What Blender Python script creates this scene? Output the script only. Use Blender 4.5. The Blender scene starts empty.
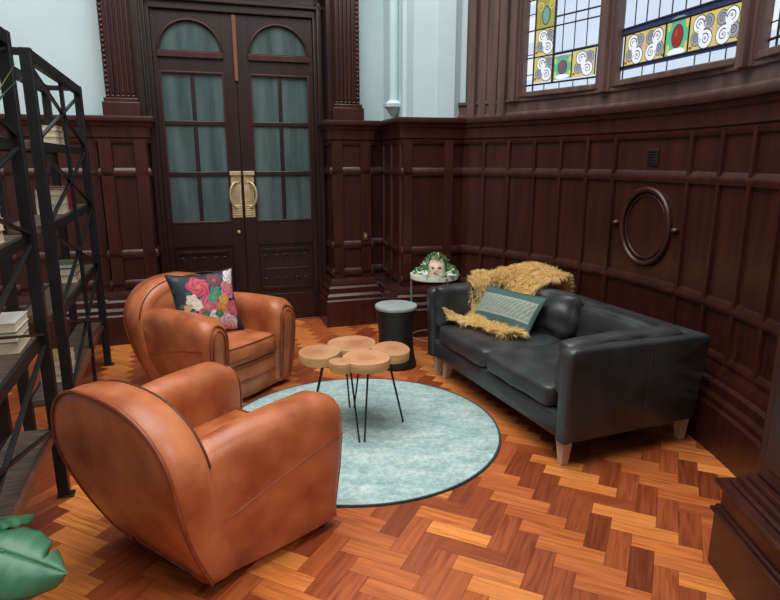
import bpy, bmesh, math, random
from mathutils import Vector, Matrix
random.seed(7)
PI = math.pi
S = bpy.context.scene
C = S.collection
def R(a): return math.radians(a)

# ------------------------------------------------------------------ camera, world, lights, exposure
CAM_H, F_PX, HORIZON = 1.7, 600.0, 160.0
cam_d = bpy.data.cameras.new('camera'); cam = bpy.data.objects.new('camera', cam_d); C.objects.link(cam)
cam_d.sensor_width = 36.0; cam_d.lens = 36.0 * F_PX / 780.0
pitch = math.atan((300 - HORIZON) / F_PX)
cam.location = (0, 0, CAM_H); cam.rotation_euler = (PI / 2 - pitch, 0, 0)
S.camera = cam
W = bpy.data.worlds.new('sky'); S.world = W; W.use_nodes = True
bg = W.node_tree.nodes['Background']; bg.inputs[0].default_value = (0.95, 0.98, 1.0, 1); bg.inputs[1].default_value = 0.24
def area(name, loc, target, size, power, col, sy=None):
    d = bpy.data.lights.new(name, 'AREA'); d.energy = power; d.color = col; d.size = size
    if sy: d.shape = 'RECTANGLE'; d.size_y = sy
    o = bpy.data.objects.new(name, d); C.objects.link(o); o.location = loc
    o.rotation_euler = (Vector(target) - Vector(loc)).to_track_quat('-Z', 'Y').to_euler(); return o
area('skylight', (-0.7, 2.6, 6.4), (-0.3, 3.2, 0), 5.5, 500, (1.0, 0.98, 0.95), 6.0)
area('hall_light', (3.9, 0.0, 4.7), (-0.8, 3.8, 0.6), 2.6, 150, (1.0, 0.97, 0.93), 2.0)
S.view_settings.view_transform = 'Standard'; S.view_settings.look = 'None'
S.view_settings.gamma = 1; S.view_settings.use_curve_mapping = False
S.view_settings.exposure = 0.15

# ------------------------------------------------------------------ helpers
def lin(c):
    c = c / 255.0
    return c / 12.92 if c <= 0.04045 else ((c + 0.055) / 1.055) ** 2.4
def rgb(r, g, b): return (lin(r), lin(g), lin(b), 1)

def mat(name, c1, c2=None, rough=0.5, scale=6.0, stretch=(1, 1, 1), bump=0.0, bscale=60.0, metal=0.0, coat=0.0, spec=0.5,
        detail=4, coord='Object', lo=0.35, hi=0.65, attr=None, sheen=0.0, rvar=0.0, bdist=0.01):
    m = bpy.data.materials.new(name); m.use_nodes = True
    nt = m.node_tree; b = nt.nodes['Principled BSDF']; L = nt.links.new
    b.inputs['Roughness'].default_value = rough; b.inputs['Metallic'].default_value = metal
    b.inputs['Coat Weight'].default_value = coat; b.inputs['Coat Roughness'].default_value = 0.15
    b.inputs['Specular IOR Level'].default_value = spec
    b.inputs['Sheen Weight'].default_value = sheen
    tc = nt.nodes.new('ShaderNodeTexCoord'); mp = nt.nodes.new('ShaderNodeMapping')
    mp.inputs['Scale'].default_value = stretch; L(tc.outputs[coord], mp.inputs[0])
    nz = nt.nodes.new('ShaderNodeTexNoise'); nz.inputs['Scale'].default_value = scale; nz.inputs['Detail'].default_value = detail
    L(mp.outputs[0], nz.inputs['Vector'])
    cr = nt.nodes.new('ShaderNodeValToRGB')
    cr.color_ramp.elements[0].position = lo; cr.color_ramp.elements[1].position = hi
    cr.color_ramp.elements[0].color = c1; cr.color_ramp.elements[1].color = c2 or c1
    L(nz.outputs[0], cr.inputs[0])
    out = cr.outputs[0]
    if attr:
        a = nt.nodes.new('ShaderNodeAttribute'); a.attribute_name = attr
        mx = nt.nodes.new('ShaderNodeMix'); mx.data_type = 'RGBA'; mx.blend_type = 'MULTIPLY'; mx.inputs[0].default_value = 1
        L(a.outputs['Color'], mx.inputs[6]); L(out, mx.inputs[7]); out = mx.outputs[2]
    L(out, b.inputs['Base Color'])
    if rvar:
        mr = nt.nodes.new('ShaderNodeMapRange'); mr.inputs[3].default_value = rough - rvar; mr.inputs[4].default_value = rough + rvar
        L(nz.outputs[0], mr.inputs[0]); L(mr.outputs[0], b.inputs['Roughness'])
    if bump:
        n2 = nt.nodes.new('ShaderNodeTexNoise'); n2.inputs['Scale'].default_value = bscale; n2.inputs['Detail'].default_value = 3
        L(mp.outputs[0], n2.inputs['Vector'])
        bp = nt.nodes.new('ShaderNodeBump'); bp.inputs['Strength'].default_value = bump; bp.inputs['Distance'].default_value = bdist
        L(n2.outputs[0], bp.inputs['Height']); L(bp.outputs[0], b.inputs['Normal'])
    return m

class MB:
    def __init__(s): s.v = []; s.f = []; s.c = []; s.uv = None
    def add(s, vs, fs, M=None, col=None):
        o = len(s.v)
        for p in vs:
            p = Vector(p); s.v.append(tuple(M @ p) if M else tuple(p)); s.c.append(col or (1, 1, 1, 1))
        for f in fs: s.f.append(tuple(i + o for i in f))
        return s
    def box(s, x0, x1, y0, y1, z0, z1, M=None, col=None):
        v = [(x0, y0, z0), (x1, y0, z0), (x1, y1, z0), (x0, y1, z0), (x0, y0, z1), (x1, y0, z1), (x1, y1, z1), (x0, y1, z1)]
        return s.add(v, [(3, 2, 1, 0), (4, 5, 6, 7), (0, 1, 5, 4), (1, 2, 6, 5), (2, 3, 7, 6), (3, 0, 4, 7)], M, col)
    def bar(s, a, b, w, h=None, up=(0, 0, 1), col=None):
        a = Vector(a); b = Vector(b); d = (b - a).normalized(); h = h or w
        u = Vector(up)
        if abs(d.dot(u)) > 0.98: u = Vector((1, 0, 0))
        x = d.cross(u).normalized(); y = x.cross(d).normalized()
        v = [p + x * sx * w / 2 + y * sy * h / 2 for p in (a, b) for sx, sy in ((-1, -1), (1, -1), (1, 1), (-1, 1))]
        return s.add(v, [(3, 2, 1, 0), (4, 5, 6, 7), (0, 1, 5, 4), (1, 2, 6, 5), (2, 3, 7, 6), (3, 0, 4, 7)], None, col)
    def loft(s, rings, cap0=True, cap1=True, closed=True, col=None, loop=False):
        n = len(rings[0]); vs = [p for r in rings for p in r]; fs = []
        m = len(rings)
        for i in range(m - 1 + (1 if loop else 0)):
            i2 = (i + 1) % m
            for j in range(n if closed else n - 1):
                k = (j + 1) % n
                fs.append((i * n + j, i * n + k, i2 * n + k, i2 * n + j))
        if not loop:
            for cap, i, rev in ((cap0, 0, True), (cap1, m - 1, False)):
                if cap:
                    cen = sum((Vector(p) for p in rings[i]), Vector()) / n
                    vs.append(cen); c = len(vs) - 1
                    for j in range(n):
                        k = (j + 1) % n
                        fs.append((i * n + k, i * n + j, c) if rev else (i * n + j, i * n + k, c))
        return s.add(vs, fs, None, col)
    def tube(s, path, r, n=8, closed=False, col=None):
        P = [Vector(p) for p in path]; m = len(P); rings = []
        prev = None
        for i, p in enumerate(P):
            if closed: t = P[(i + 1) % m] - P[i - 1]
            else: t = P[min(i + 1, m - 1)] - P[max(i - 1, 0)]
            t.normalize()
            if prev is None:
                u = Vector((0, 0, 1)) if abs(t.z) < 0.9 else Vector((1, 0, 0))
                x = t.cross(u).normalized()
            else:
                x = (prev - t * prev.dot(t)).normalized()
            prev = x; y = t.cross(x)
            rr = r[i] if isinstance(r, (list, tuple)) else r
            rings.append([p + x * math.cos(2 * PI * k / n) * rr + y * math.sin(2 * PI * k / n) * rr for k in range(n)])
        return s.loft(rings, loop=closed, col=col)
    def lathe(s, prof, n=32, cen=(0, 0, 0), cap0=True, cap1=True, col=None):
        return s.loft([[(cen[0] + r * math.cos(2 * PI * k / n), cen[1] + r * math.sin(2 * PI * k / n), cen[2] + z) for k in range(n)] for r, z in prof], cap0, cap1, col=col)
    def sweep(s, path, prof, col=None):
        # path in XY (room on its left), prof = closed list of (offset to the left, z)
        m = len(path); P = [Vector((p[0], p[1])) for p in path]; rings = []
        for i in range(m):
            ns = []
            if i > 0: d = (P[i] - P[i - 1]).normalized(); ns.append(Vector((-d.y, d.x)))
            if i < m - 1: d = (P[i + 1] - P[i]).normalized(); ns.append(Vector((-d.y, d.x)))
            n = sum(ns, Vector((0, 0))).normalized(); n = n / max(0.35, n.dot(ns[0]))
            rings.append([(P[i].x + n.x * o, P[i].y + n.y * o, z) for o, z in prof])
        return s.loft(rings, col=col)
    def ball(s, c, rx, ry=None, rz=None, n=14, m=9, M=None, col=None):
        ry = ry or rx; rz = rz or rx; vs = []; fs = []
        for i in range(1, m):
            a = PI * i / m
            for j in range(n):
                b = 2 * PI * j / n
                vs.append((c[0] + rx * math.sin(a) * math.cos(b), c[1] + ry * math.sin(a) * math.sin(b), c[2] + rz * math.cos(a)))
        for i in range(m - 2):
            for j in range(n):
                k = (j + 1) % n; fs.append((i * n + j, (i + 1) * n + j, (i + 1) * n + k, i * n + k))
        vs.append((c[0], c[1], c[2] + rz)); vs.append((c[0], c[1], c[2] - rz)); t = len(vs) - 2
        for j in range(n):
            k = (j + 1) % n; fs.append((t, j, k)); fs.append((t + 1, (m - 2) * n + k, (m - 2) * n + j))
        return s.add(vs, fs, M, col)
    def build(s, name, m, parent=None, smooth=40, bevel=0, sub=0, seg=2):
        me = bpy.data.meshes.new(name); me.from_pydata(s.v, [], s.f)
        bm = bmesh.new(); bm.from_mesh(me); bmesh.ops.recalc_face_normals(bm, faces=bm.faces); bm.to_mesh(me); bm.free()
        ca = me.color_attributes.new('Col', 'FLOAT_COLOR', 'POINT')
        ca.data.foreach_set('color', [x for c in s.c for x in c])
        if smooth:
            me.polygons.foreach_set('use_smooth', [True] * len(me.polygons))
            me.set_sharp_from_angle(angle=R(smooth))
        me.update()
        o = bpy.data.objects.new(name, me); C.objects.link(o)
        if isinstance(m, (list, tuple)):
            for k in m: me.materials.append(k)
        else: me.materials.append(m)
        if parent: o.parent = parent
        if bevel:
            b = o.modifiers.new('bevel', 'BEVEL'); b.width = bevel; b.segments = seg; b.limit_method = 'ANGLE'; b.angle_limit = R(40)
        if sub:
            q = o.modifiers.new('sub', 'SUBSURF'); q.levels = sub; q.render_levels = sub
        return o

def tag(o, label, cat, group=None):
    o['label'] = label; o['category'] = cat
    if group: o['group'] = group
    return o
def thing(name, label, cat, loc, rz=0, group=None):
    o = bpy.data.objects.new(name, None); C.objects.link(o); o.empty_display_size = 0.1
    o.location = loc; o.rotation_euler = (0, 0, rz); return tag(o, label, cat, group)
def struct(o): o['kind'] = 'structure'; return o
def sroot(name, loc=(0, 0, 0), rz=0):
    o = bpy.data.objects.new(name, None); C.objects.link(o); o.empty_display_size = 0.1
    o.location = loc; o.rotation_euler = (0, 0, rz); return struct(o)

def inset(pts, d, wt=None):
    n = len(pts); out = []
    area2 = sum(pts[i][0] * pts[(i + 1) % n][1] - pts[(i + 1) % n][0] * pts[i][1] for i in range(n))
    sg = 1 if area2 > 0 else -1
    for i in range(n):
        a, b = Vector(pts[i - 1]), Vector(pts[(i + 1) % n]); t = (b - a).normalized()
        nn = Vector((-t.y, t.x)) * sg; w = wt[i] if wt else 1
        out.append((pts[i][0] + nn.x * d * w, pts[i][1] + nn.y * d * w))
    return out
def shrink(pts, k, cen=None):
    n = len(pts); cx = sum(p[0] for p in pts) / n; cy = sum(p[1] for p in pts) / n
    if cen: cx, cy = cen
    return [(cx + (p[0] - cx) * k, cy + (p[1] - cy) * k) for p in pts]
def resample(pts, n, closed=True):
    P = [Vector(p) for p in pts]
    if closed: P = P + [P[0]]
    L = [0]
    for i in range(1, len(P)): L.append(L[-1] + (P[i] - P[i - 1]).length)
    out = []; T = L[-1]; j = 0
    for k in range(n):
        t = T * k / (n if closed else n - 1)
        while j < len(L) - 2 and L[j + 1] < t: j += 1
        f = (t - L[j]) / max(1e-9, L[j + 1] - L[j]); out.append(tuple(P[j].lerp(P[j + 1], min(1, f))))
    return out

# room axes: door wall turned 17.5 degrees; local x along it, local y into it
RA = R(17.5); RO = (-0.714, 6.476, 0)
def rw(x, y): return (RO[0] + x * math.cos(RA) - y * math.sin(RA), RO[1] + x * math.sin(RA) + y * math.cos(RA))
CC = (-1.46, 3.2); CR = 3.47          # the curved bay
def cp(a, r=CR): return (CC[0] + r * math.cos(R(a)), CC[1] + r * math.sin(R(a)))
def arc(a0, a1, r=CR, step=1.5):
    n = max(1, int(abs(a1 - a0) / step)); return [cp(a0 + (a1 - a0) * i / n, r) for i in range(n + 1)]

# ------------------------------------------------------------------ materials
M_wood = mat('mahogany', rgb(48, 20, 15), rgb(66, 28, 21), 0.36, 3, (5, 5, 0.5), 0.05, 40, coat=0.12)
M_doorwood = mat('door_mahogany', rgb(33, 16, 14), rgb(44, 21, 18), 0.38, 3, (5, 5, 0.5), 0.05, 40, coat=0.1)
M_trimlight = mat('worn_mahogany', rgb(104, 62, 48), rgb(124, 78, 62), 0.35, 3, (5, 5, 0.5))
M_winwood = mat('window_oak', rgb(80, 60, 56), rgb(102, 79, 73), 0.42, 3, (5, 5, 0.5), coat=0.1)
M_plaster = mat('pale_aqua_plaster', rgb(186, 210, 214), rgb(193, 216, 219), 0.75, 2)
M_glass = mat('frosted_pane', rgb(58, 76, 78), rgb(84, 104, 104), 0.14, 2.2, (4, 4, 0.5), spec=0.7)
M_brass = mat('aged_brass', rgb(190, 172, 132), rgb(214, 198, 158), 0.4, 20, metal=0.4)
M_iron = mat('black_iron', rgb(24, 25, 27), rgb(32, 33, 35), 0.45, 10, metal=0.3)
M_shelf = mat('rustic_shelf_wood', rgb(70, 56, 48), rgb(104, 86, 72), 0.6, 4, (14, 2, 14), 0.15, 30)
M_leather = mat('tan_leather', rgb(146, 70, 36), rgb(202, 124, 78), 0.36, 5, (1, 1, 1), 0.14, 130, lo=0.28, hi=0.74, rvar=0.12, detail=9, bdist=0.004)
M_piping = mat('tan_piping', rgb(122, 56, 28), rgb(150, 76, 42), 0.4, 8)
M_seam = mat('dark_seam', rgb(70, 30, 18), rgb(84, 38, 22), 0.6, 8)
M_foot = mat('black_foot', rgb(22, 18, 16), None, 0.4)
M_dkleather = mat('charcoal_leather', rgb(38, 40, 42), rgb(60, 62, 64), 0.38, 4.5, (1, 1, 1), 0.15, 90, lo=0.3, hi=0.7, rvar=0.08, bdist=0.005)
M_leg = mat('limed_oak', rgb(176, 152, 128), rgb(202, 180, 156), 0.5, 6, (6, 6, 1))
M_fur = mat('mustard_fleece', rgb(250, 220, 148), rgb(255, 242, 196), 0.8, 25, attr='Col', sheen=0.3)
nt_ = M_fur.node_tree; pb = nt_.nodes['Principled BSDF']; tr_ = nt_.nodes.new('ShaderNodeBsdfTranslucent'); mx_ = nt_.nodes.new('ShaderNodeMixShader'); mx_.inputs[0].default_value = 0.5
nt_.links.new(pb.inputs['Base Color'].links[0].from_socket, tr_.inputs[0]); nt_.links.new(pb.outputs[0], mx_.inputs[1]); nt_.links.new(tr_.outputs[0], mx_.inputs[2]); nt_.links.new(mx_.outputs[0], nt_.nodes['Material Output'].inputs[0])
M_log = mat('pine_slice', rgb(196, 136, 98), rgb(220, 170, 130), 0.4, 4, coat=0.2, attr='Col')
M_bark = mat('slice_edge', rgb(214, 178, 124), rgb(190, 146, 96), 0.5, 8, (1, 1, 4))
M_drum = mat('black_drum', rgb(20, 21, 22), rgb(30, 31, 33), 0.5, 8)
M_grey = mat('pale_grey_top', rgb(146, 158, 156), rgb(164, 174, 172), 0.4, 12)
M_tray = mat('white_enamel', rgb(226, 232, 224), rgb(236, 240, 234), 0.3, 6)
M_green_metal = mat('pale_green_metal', rgb(120, 150, 136), rgb(140, 168, 154), 0.4, 6)
M_vcol = mat('printed_cloth', (1, 1, 1, 1), (0.86, 0.86, 0.86, 1), 0.7, 40, attr='Col', lo=0.3, hi=0.7)
M_leaf = mat('monstera_leaf', rgb(52, 108, 78), rgb(82, 138, 104), 0.4, 6)
M_stem = mat('plant_stem', rgb(72, 110, 60), rgb(88, 126, 70), 0.5, 6)
M_pot = mat('terracotta', rgb(150, 92, 66), rgb(168, 108, 80), 0.7, 6)
M_soil = mat('potting_soil', rgb(40, 30, 24), rgb(60, 46, 36), 0.95, 40)
M_paper = mat('page_edges', rgb(214, 200, 172), rgb(232, 222, 198), 0.8, 3, (1, 1, 120))
M_dark = mat('dark_grille', rgb(30, 26, 26), rgb(40, 34, 33), 0.5, 8)

def wood_floor():
    m = bpy.data.materials.new('herringbone_pine'); m.use_nodes = True; nt = m.node_tree; L = nt.links.new
    b = nt.nodes['Principled BSDF']
    a = nt.nodes.new('ShaderNodeAttribute'); a.attribute_name = 'Col'
    uv = nt.nodes.new('ShaderNodeUVMap'); uv.uv_map = 'grain'
    mp = nt.nodes.new('ShaderNodeMapping'); mp.inputs['Scale'].default_value = (2.2, 30, 1); L(uv.outputs[0], mp.inputs[0])
    n = nt.nodes.new('ShaderNodeTexNoise'); n.inputs['Scale'].default_value = 1.6; n.inputs['Detail'].default_value = 5; n.inputs['Distortion'].default_value = 0.8; L(mp.outputs[0], n.inputs['Vector'])
    r = nt.nodes.new('ShaderNodeValToRGB'); r.color_ramp.elements[0].position = 0.33; r.color_ramp.elements[1].position = 0.6
    r.color_ramp.elements[0].color = (0.62, 0.5, 0.42, 1); r.color_ramp.elements[1].color = (1.08, 1.05, 1.0, 1); L(n.outputs[0], r.inputs[0])
    mx = nt.nodes.new('ShaderNodeMix'); mx.data_type = 'RGBA'; mx.blend_type = 'MULTIPLY'
    L(a.outputs['Alpha'], mx.inputs[0])
    L(a.outputs['Color'], mx.inputs[6]); L(r.outputs[0], mx.inputs[7]); L(mx.outputs[2], b.inputs['Base Color'])
    b.inputs['Roughness'].default_value = 0.36; b.inputs['Coat Weight'].default_value = 0.15; b.inputs['Coat Roughness'].default_value = 0.25
    bp = nt.nodes.new('ShaderNodeBump'); bp.inputs['Strength'].default_value = 0.08; bp.inputs['Distance'].default_value = 0.004
    L(n.outputs[0], bp.inputs['Height']); L(bp.outputs[0], b.inputs['Normal'])
    return m
M_floor = wood_floor()

def glass_lit():
    m = bpy.data.materials.new('stained_glass'); m.use_nodes = True; nt = m.node_tree; L = nt.links.new
    b = nt.nodes['Principled BSDF']; a = nt.nodes.new('ShaderNodeAttribute'); a.attribute_name = 'Col'
    tc = nt.nodes.new('ShaderNodeTexCoord'); n = nt.nodes.new('ShaderNodeTexNoise'); n.inputs['Scale'].default_value = 5; L(tc.outputs['Object'], n.inputs['Vector'])
    r = nt.nodes.new('ShaderNodeValToRGB'); r.color_ramp.elements[0].color = (0.8, 0.84, 0.9, 1); r.color_ramp.elements[1].color = (1, 1, 1, 1); L(n.outputs[0], r.inputs[0])
    mx = nt.nodes.new('ShaderNodeMix'); mx.data_type = 'RGBA'; mx.blend_type = 'MULTIPLY'; mx.inputs[0].default_value = 1
    L(a.outputs['Color'], mx.inputs[6]); L(r.outputs[0], mx.inputs[7])
    L(mx.outputs[2], b.inputs['Emission Color']); b.inputs['Emission Strength'].default_value = 1.0
    b.inputs['Base Color'].default_value = (0.02, 0.02, 0.02, 1); b.inputs['Roughness'].default_value = 0.2
    return m
M_stain = glass_lit()
M_lead = mat('window_lead', rgb(26, 28, 36), None, 0.5)

# ------------------------------------------------------------------ floor
def make_floor():
    mb = MB(); uvs = []
    Lb, wb = 0.294, 0.098
    e1 = Vector((math.cos(R(-25)), math.sin(R(-25)))); e2 = Vector((math.cos(R(-115)), math.sin(R(-115))))
    org = Vector((1.043, 2.523)) - e2 * wb
    rnd = random.Random(3)
    def blk(u0, u1, v0, v1, vert, tone):
        g = 0.0007
        q = [org + e1 * u + e2 * v for u, v in ((u0 + g, v0 + g), (u1 - g, v0 + g), (u1 - g, v1 - g), (u0 + g, v1 - g))]
        cx = sum(p.x for p in q) / 4; cy = sum(p.y for p in q) / 4
        if not (-4.6 < cx < 2.6 and -0.6 < cy < 7.6): return
        k = rnd.random()
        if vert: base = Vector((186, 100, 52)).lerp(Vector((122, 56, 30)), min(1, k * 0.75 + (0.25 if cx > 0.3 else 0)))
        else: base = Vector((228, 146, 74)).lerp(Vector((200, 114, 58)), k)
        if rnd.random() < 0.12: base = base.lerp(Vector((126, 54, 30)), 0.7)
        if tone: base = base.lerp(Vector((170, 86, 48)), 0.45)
        gr = 0.5 + 0.5 * rnd.random() if rnd.random() < 0.75 else 1.0
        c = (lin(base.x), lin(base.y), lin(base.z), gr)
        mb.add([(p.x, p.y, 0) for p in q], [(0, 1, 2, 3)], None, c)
        r1, r2 = rnd.random() * 40, rnd.random() * 40
        dl, dw = (u1 - u0, v1 - v0)
        if vert: uvs.extend([(r1, r2), (r1, r2 + dl), (r1 + dw, r2 + dl), (r1 + dw, r2)])
        else: uvs.extend([(r1, r2), (r1 + dl, r2), (r1 + dl, r2 + dw), (r1, r2 + dw)])
    for s in range(-16, 17):
        for i in range(-75, 76):
            # the stairs repeat every 2L down e2
            o = s * 2 * Lb
            tone = s % 2
            blk(i * wb - wb, i * wb, i * wb + o, i * wb + Lb + o, True, tone)
            blk(i * wb, i * wb + Lb, i * wb + o, i * wb + wb + o, False, tone)
    n = len(mb.v)
    mb.add([(-6, -3, -0.003), (3.2, -3, -0.003), (3.2, 8, -0.003), (-6, 8, -0.003)], [(0, 1, 2, 3)], None, (0.03, 0.012, 0.006, 0))
    uvs.extend([(0, 0)] * 4)
    o = mb.build('floor', M_floor, smooth=0)
    ul = o.data.uv_layers.new(name='grain')
    for lp in o.data.loops: ul.data[lp.index].uv = uvs[lp.vertex_index]
    struct(o)
make_floor()

# ------------------------------------------------------------------ panelled walls
Z_CAP, Z_R2B, Z_R2T, Z_MB, Z_MT, Z_SK = 2.08, 1.555, 1.63, 0.81, 0.885, 0.50
CAP = [(-0.02, 2.08), (0.075, 2.08), (0.08, 2.06), (0.075, 2.035), (0.055, 2.03), (0.05, 2.0), (0.035, 1.985), (0.03, 1.95), (0.03, 1.9), (0.012, 1.885), (-0.02, 1.885)]
def rail(z0, z1, t=0.022, slope=0.03): return [(-0.02, z0), (t - 0.004, z0), (t, z0 + 0.006), (t, z1 - slope), (0.004, z1), (-0.02, z1)]
BASE = [(-0.02, 0), (0.10, 0), (0.10, 0.27), (0.085, 0.285), (0.085, 0.32), (0.065, 0.345), (0.065, 0.40), (0.045, 0.42), (0.045, 0.455), (0.022, 0.49), (0.022, 0.505), (-0.02, 0.505)]
def frame_pts(p, q):
    a = Vector((p[0], p[1])); b = Vector((q[0], q[1])); d = (b - a).normalized(); n = Vector((-d.y, d.x)); return a, d, n, (b - a).length
def post(mb, p, q, s, w, z0, z1, t=0.022, back=-0.02):
    a, d, n, L = frame_pts(p, q); c = a + d * s
    def P(u, o, z): v = c + d * u + n * o; return (v.x, v.y, z)
    h = w / 2; b = 0.008
    prof = [(-h, back), (-h, 0), (-h + b, t), (h - b, t), (h, 0), (h, back)]
    mb.loft([[P(u, o, z0) for u, o in prof], [P(u, o, z1) for u, o in prof]])
def panelled(mb, path, stiles, wide=()):
    # full wainscot along a path; stiles = list of (point, tangent-end point)
    mb.sweep(path, CAP); mb.sweep(path, rail(1.86, 1.89, 0.02, 0.003)); mb.sweep(path, rail(Z_R2B, Z_R2T)); mb.sweep(path, rail(Z_MB, Z_MT))
    mb.sweep(path, rail(0.505, 0.56)); mb.sweep(path, BASE)
    mb.sweep(path, [(-0.05, 0), (0, 0), (0, 2.0), (-0.05, 2.0)])
    for p, q in stiles: post(mb, p, q, 0, 0.05, 0.5, 1.9)

# curved right wall
angs = [52.0, 47.5, 43.0, 38.35, 33.7, 29.05, 24.4, 12.25, 7.6, 2.95, -1.7, -6.35, -11.0, -15.6, -20.2]
path = arc(-24, 53.0)
mb = MB(); mb.sweep(path, CAP)
mb.sweep(path, rail(1.845, 1.89, 0.02, 0.003)); mb.sweep(path, rail(Z_R2B, Z_R2T)); mb.sweep(path, rail(Z_MB, Z_MT)); mb.sweep(path, rail(0.505, 0.56)); mb.sweep(path, BASE)
for a in angs: post(mb, cp(a), cp(a + 0.5), 0, 0.042, 0.5, 1.88)
struct(mb.build('trim_1', M_wood, smooth=35))
mb = MB(); mb.sweep(path, [(-0.10, 0), (0, 0), (0, 2.06), (-0.10, 2.06)]); struct(mb.build('wall_right', M_wood, smooth=35))
# oval moulding in the wide panel
def on_arc(a, z, r): p = cp(a, r); return (p[0], p[1], z)
mb = MB(); ov = []
for k in range(48):
    t = 2 * PI * k / 48; ov.append((18.4 + 3.9 * math.cos(t), 1.235 + 0.265 * math.sin(t)))
for rr, off, sc in ((0.021, 0.012, 1.0), (0.007, 0.006, 0.84)):
    mb.tube([on_arc(18.4 + (a - 18.4) * sc, 1.235 + (z - 1.235) * sc, CR - off) for a, z in ov], rr, 8, True)
for a in (18.4 - 4.9, 18.4 + 4.9): mb.ball(on_arc(a, 1.24, CR - 0.012), 0.03, 0.03, 0.022)
struct(mb.build('trim_2', M_wood, smooth=60))

# back wall right of the door: pilaster, recess, splay and pier
P2 = (0.60, 5.84); P1 = (0.115, 5.74)
rec0 = rw(0.60, -0.22); rec1 = rw(0.43, -0.22); pil1 = rw(0.43, -0.36); pil0 = rw(0.02, -0.36); jr = rw(0.02, 0.02)
path = [cp(51.5), P2, P1, rec0, rec1, pil1, pil0, jr]
mb = MB(); mb.sweep(path, CAP); mb.sweep(path, rail(1.845, 1.89, 0.02, 0.003)); mb.sweep(path, rail(Z_R2B, Z_R2T)); mb.sweep(path, rail(Z_MB, Z_MT)); mb.sweep(path, rail(0.53, 0.60)); mb.sweep(path, BASE)
def stl(p, q, s, w=0.06): post(mb, p, q, s, w, 0.5, 1.88)
def seglen(p, q): return math.dist(p, q)
L_ = seglen(P2, P1); stl(P2, P1, 0.05, 0.1); stl(P2, P1, L_ - 0.05, 0.1)
L_ = seglen(P1, rec0); stl(P1, rec0, 0.06, 0.1); stl(P1, rec0, L_ * 0.5, 0.07); stl(P1, rec0, L_ - 0.05, 0.08)
L_ = seglen(pil1, pil0); stl(pil1, pil0, 0.06, 0.12); stl(pil1, pil0, L_ - 0.06, 0.12)
struct(mb.build('trim_3', M_wood, smooth=35))
mb = MB(); mb.sweep(path, [(-0.06, 0), (0, 0), (0, 2.06), (-0.06, 2.06)]); struct(mb.build('wall_back_panelling', M_wood, smooth=35)).name = 'wall_back'
# left of the door
lj = rw(-1.68, 0.02); lp0 = rw(-1.68, -0.36); lp1 = rw(-2.09, -0.36); lw0 = rw(-2.09, -0.30); lw1 = rw(-4.6, -0.30)
path = [lj, lp0, lp1, lw0, lw1]
mb = MB(); mb.sweep(path, CAP); mb.sweep(path, rail(1.845, 1.89, 0.02, 0.003)); mb.sweep(path, rail(Z_R2B, Z_R2T)); mb.sweep(path, rail(Z_MB, Z_MT)); mb.sweep(path, rail(0.53, 0.60)); mb.sweep(path, BASE)
stl(lp0, lp1, 0.06, 0.12); stl(lp0, lp1, 0.35, 0.12)
for k in range(8): stl(lw0, lw1, 0.05 + k * 0.34, 0.09)
struct(mb.build('trim_4', M_wood, smooth=35))
mb = MB(); mb.sweep(path, [(-0.06, 0), (0, 0), (0, 2.06), (-0.06, 2.06)]); struct(mb.build('wall_left', M_wood, smooth=35))

# pale plaster above the panelling
mb = MB(); mb.sweep([cp(50.6, CR + 0.05), cp(52.5, CR + 0.02), (0.60, 5.88), (0.44, 5.845)], [(-0.06, 2.05), (0, 2.05), (0, 4.4), (-0.06, 4.4)])
mb.sweep([(0.46, 5.86), (0.20, 5.83)], [(-0.06, 2.05), (0, 2.05), (0, 4.4), (-0.06, 4.4)])
mb.sweep([(0.22, 5.835), (0.15, 5.79), (0.115, 5.79), rw(0.62, -0.19), rw(0.2, -0.17), rw(0.06, -0.17)], [(-0.06, 2.05), (0, 2.05), (0, 4.4), (-0.06, 4.4)])
struct(mb.build('wall_upper_back', M_plaster, smooth=20))
mb = MB(); mb.sweep([rw(-1.66, -0.17), rw(-4.8, -0.17)], [(-0.06, 2.05), (0, 2.05), (0, 4.4), (-0.06, 4.4)]); struct(mb.build('wall_upper_left', M_plaster, smooth=20))
# wall shaft with a corbel
c0 = Vector((0.035, 5.94))
mb = MB(); mb.lathe([(0.045, 2.24), (0.045, 4.4)], 20, (c0.x, c0.y, 0))
mb.lathe([(0.02, 2.10), (0.045, 2.13), (0.075, 2.175), (0.1, 2.185), (0.105, 2.215), (0.07, 2.225), (0.05, 2.245)], 8, (c0.x, c0.y, 0))
struct(mb.build('trim_5', M_plaster, smooth=40))

# door pilasters above the panelling
def shaft(name, x0, x1, bead):
    r = sroot(name, (RO[0], RO[1], 0), RA)
    mb = MB(); mb.box(x0 - 0.03, x1 + 0.03, -0.40, -0.1, 2.08, 2.2); mb.box(x0 - 0.015, x1 + 0.015, -0.385, -0.1, 2.2, 2.235)
    mb.box(x0, x1, -0.34, -0.1, 2.235, 4.2)
    n = 5
    for k in range(n):
        w = (x1 - x0 - 0.05) / n
        xa = (x0 + 0.05 if bead < 0 else x0) + k * w
        mb.box(xa + 0.008, xa + w - 0.008, -0.36, -0.33, 2.27, 4.2)
    mb.build('shaft', M_wood, r, bevel=0.006)
    mb = MB(); xb = x0 + 0.022 if bead < 0 else x1 - 0.022
    mb.box(xb - 0.02, xb + 0.02, -0.352, -0.33, 2.27, 4.2)
    for k in range(46): mb.ball((xb, -0.356, 2.29 + k * 0.041), 0.015, 0.012, 0.016, 8, 6)
    for k in range(6): mb.ball((x0 + 0.02 + k * (x1 - x0 - 0.04) / 5, -0.352, 2.25), 0.018, 0.014, 0.014, 8, 6)
    mb.build('bead_moulding', M_wood, r, smooth=50)
shaft('trim_6', 0.075, 0.325, 1); shaft('trim_7', -1.985, -1.735, -1)

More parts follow.
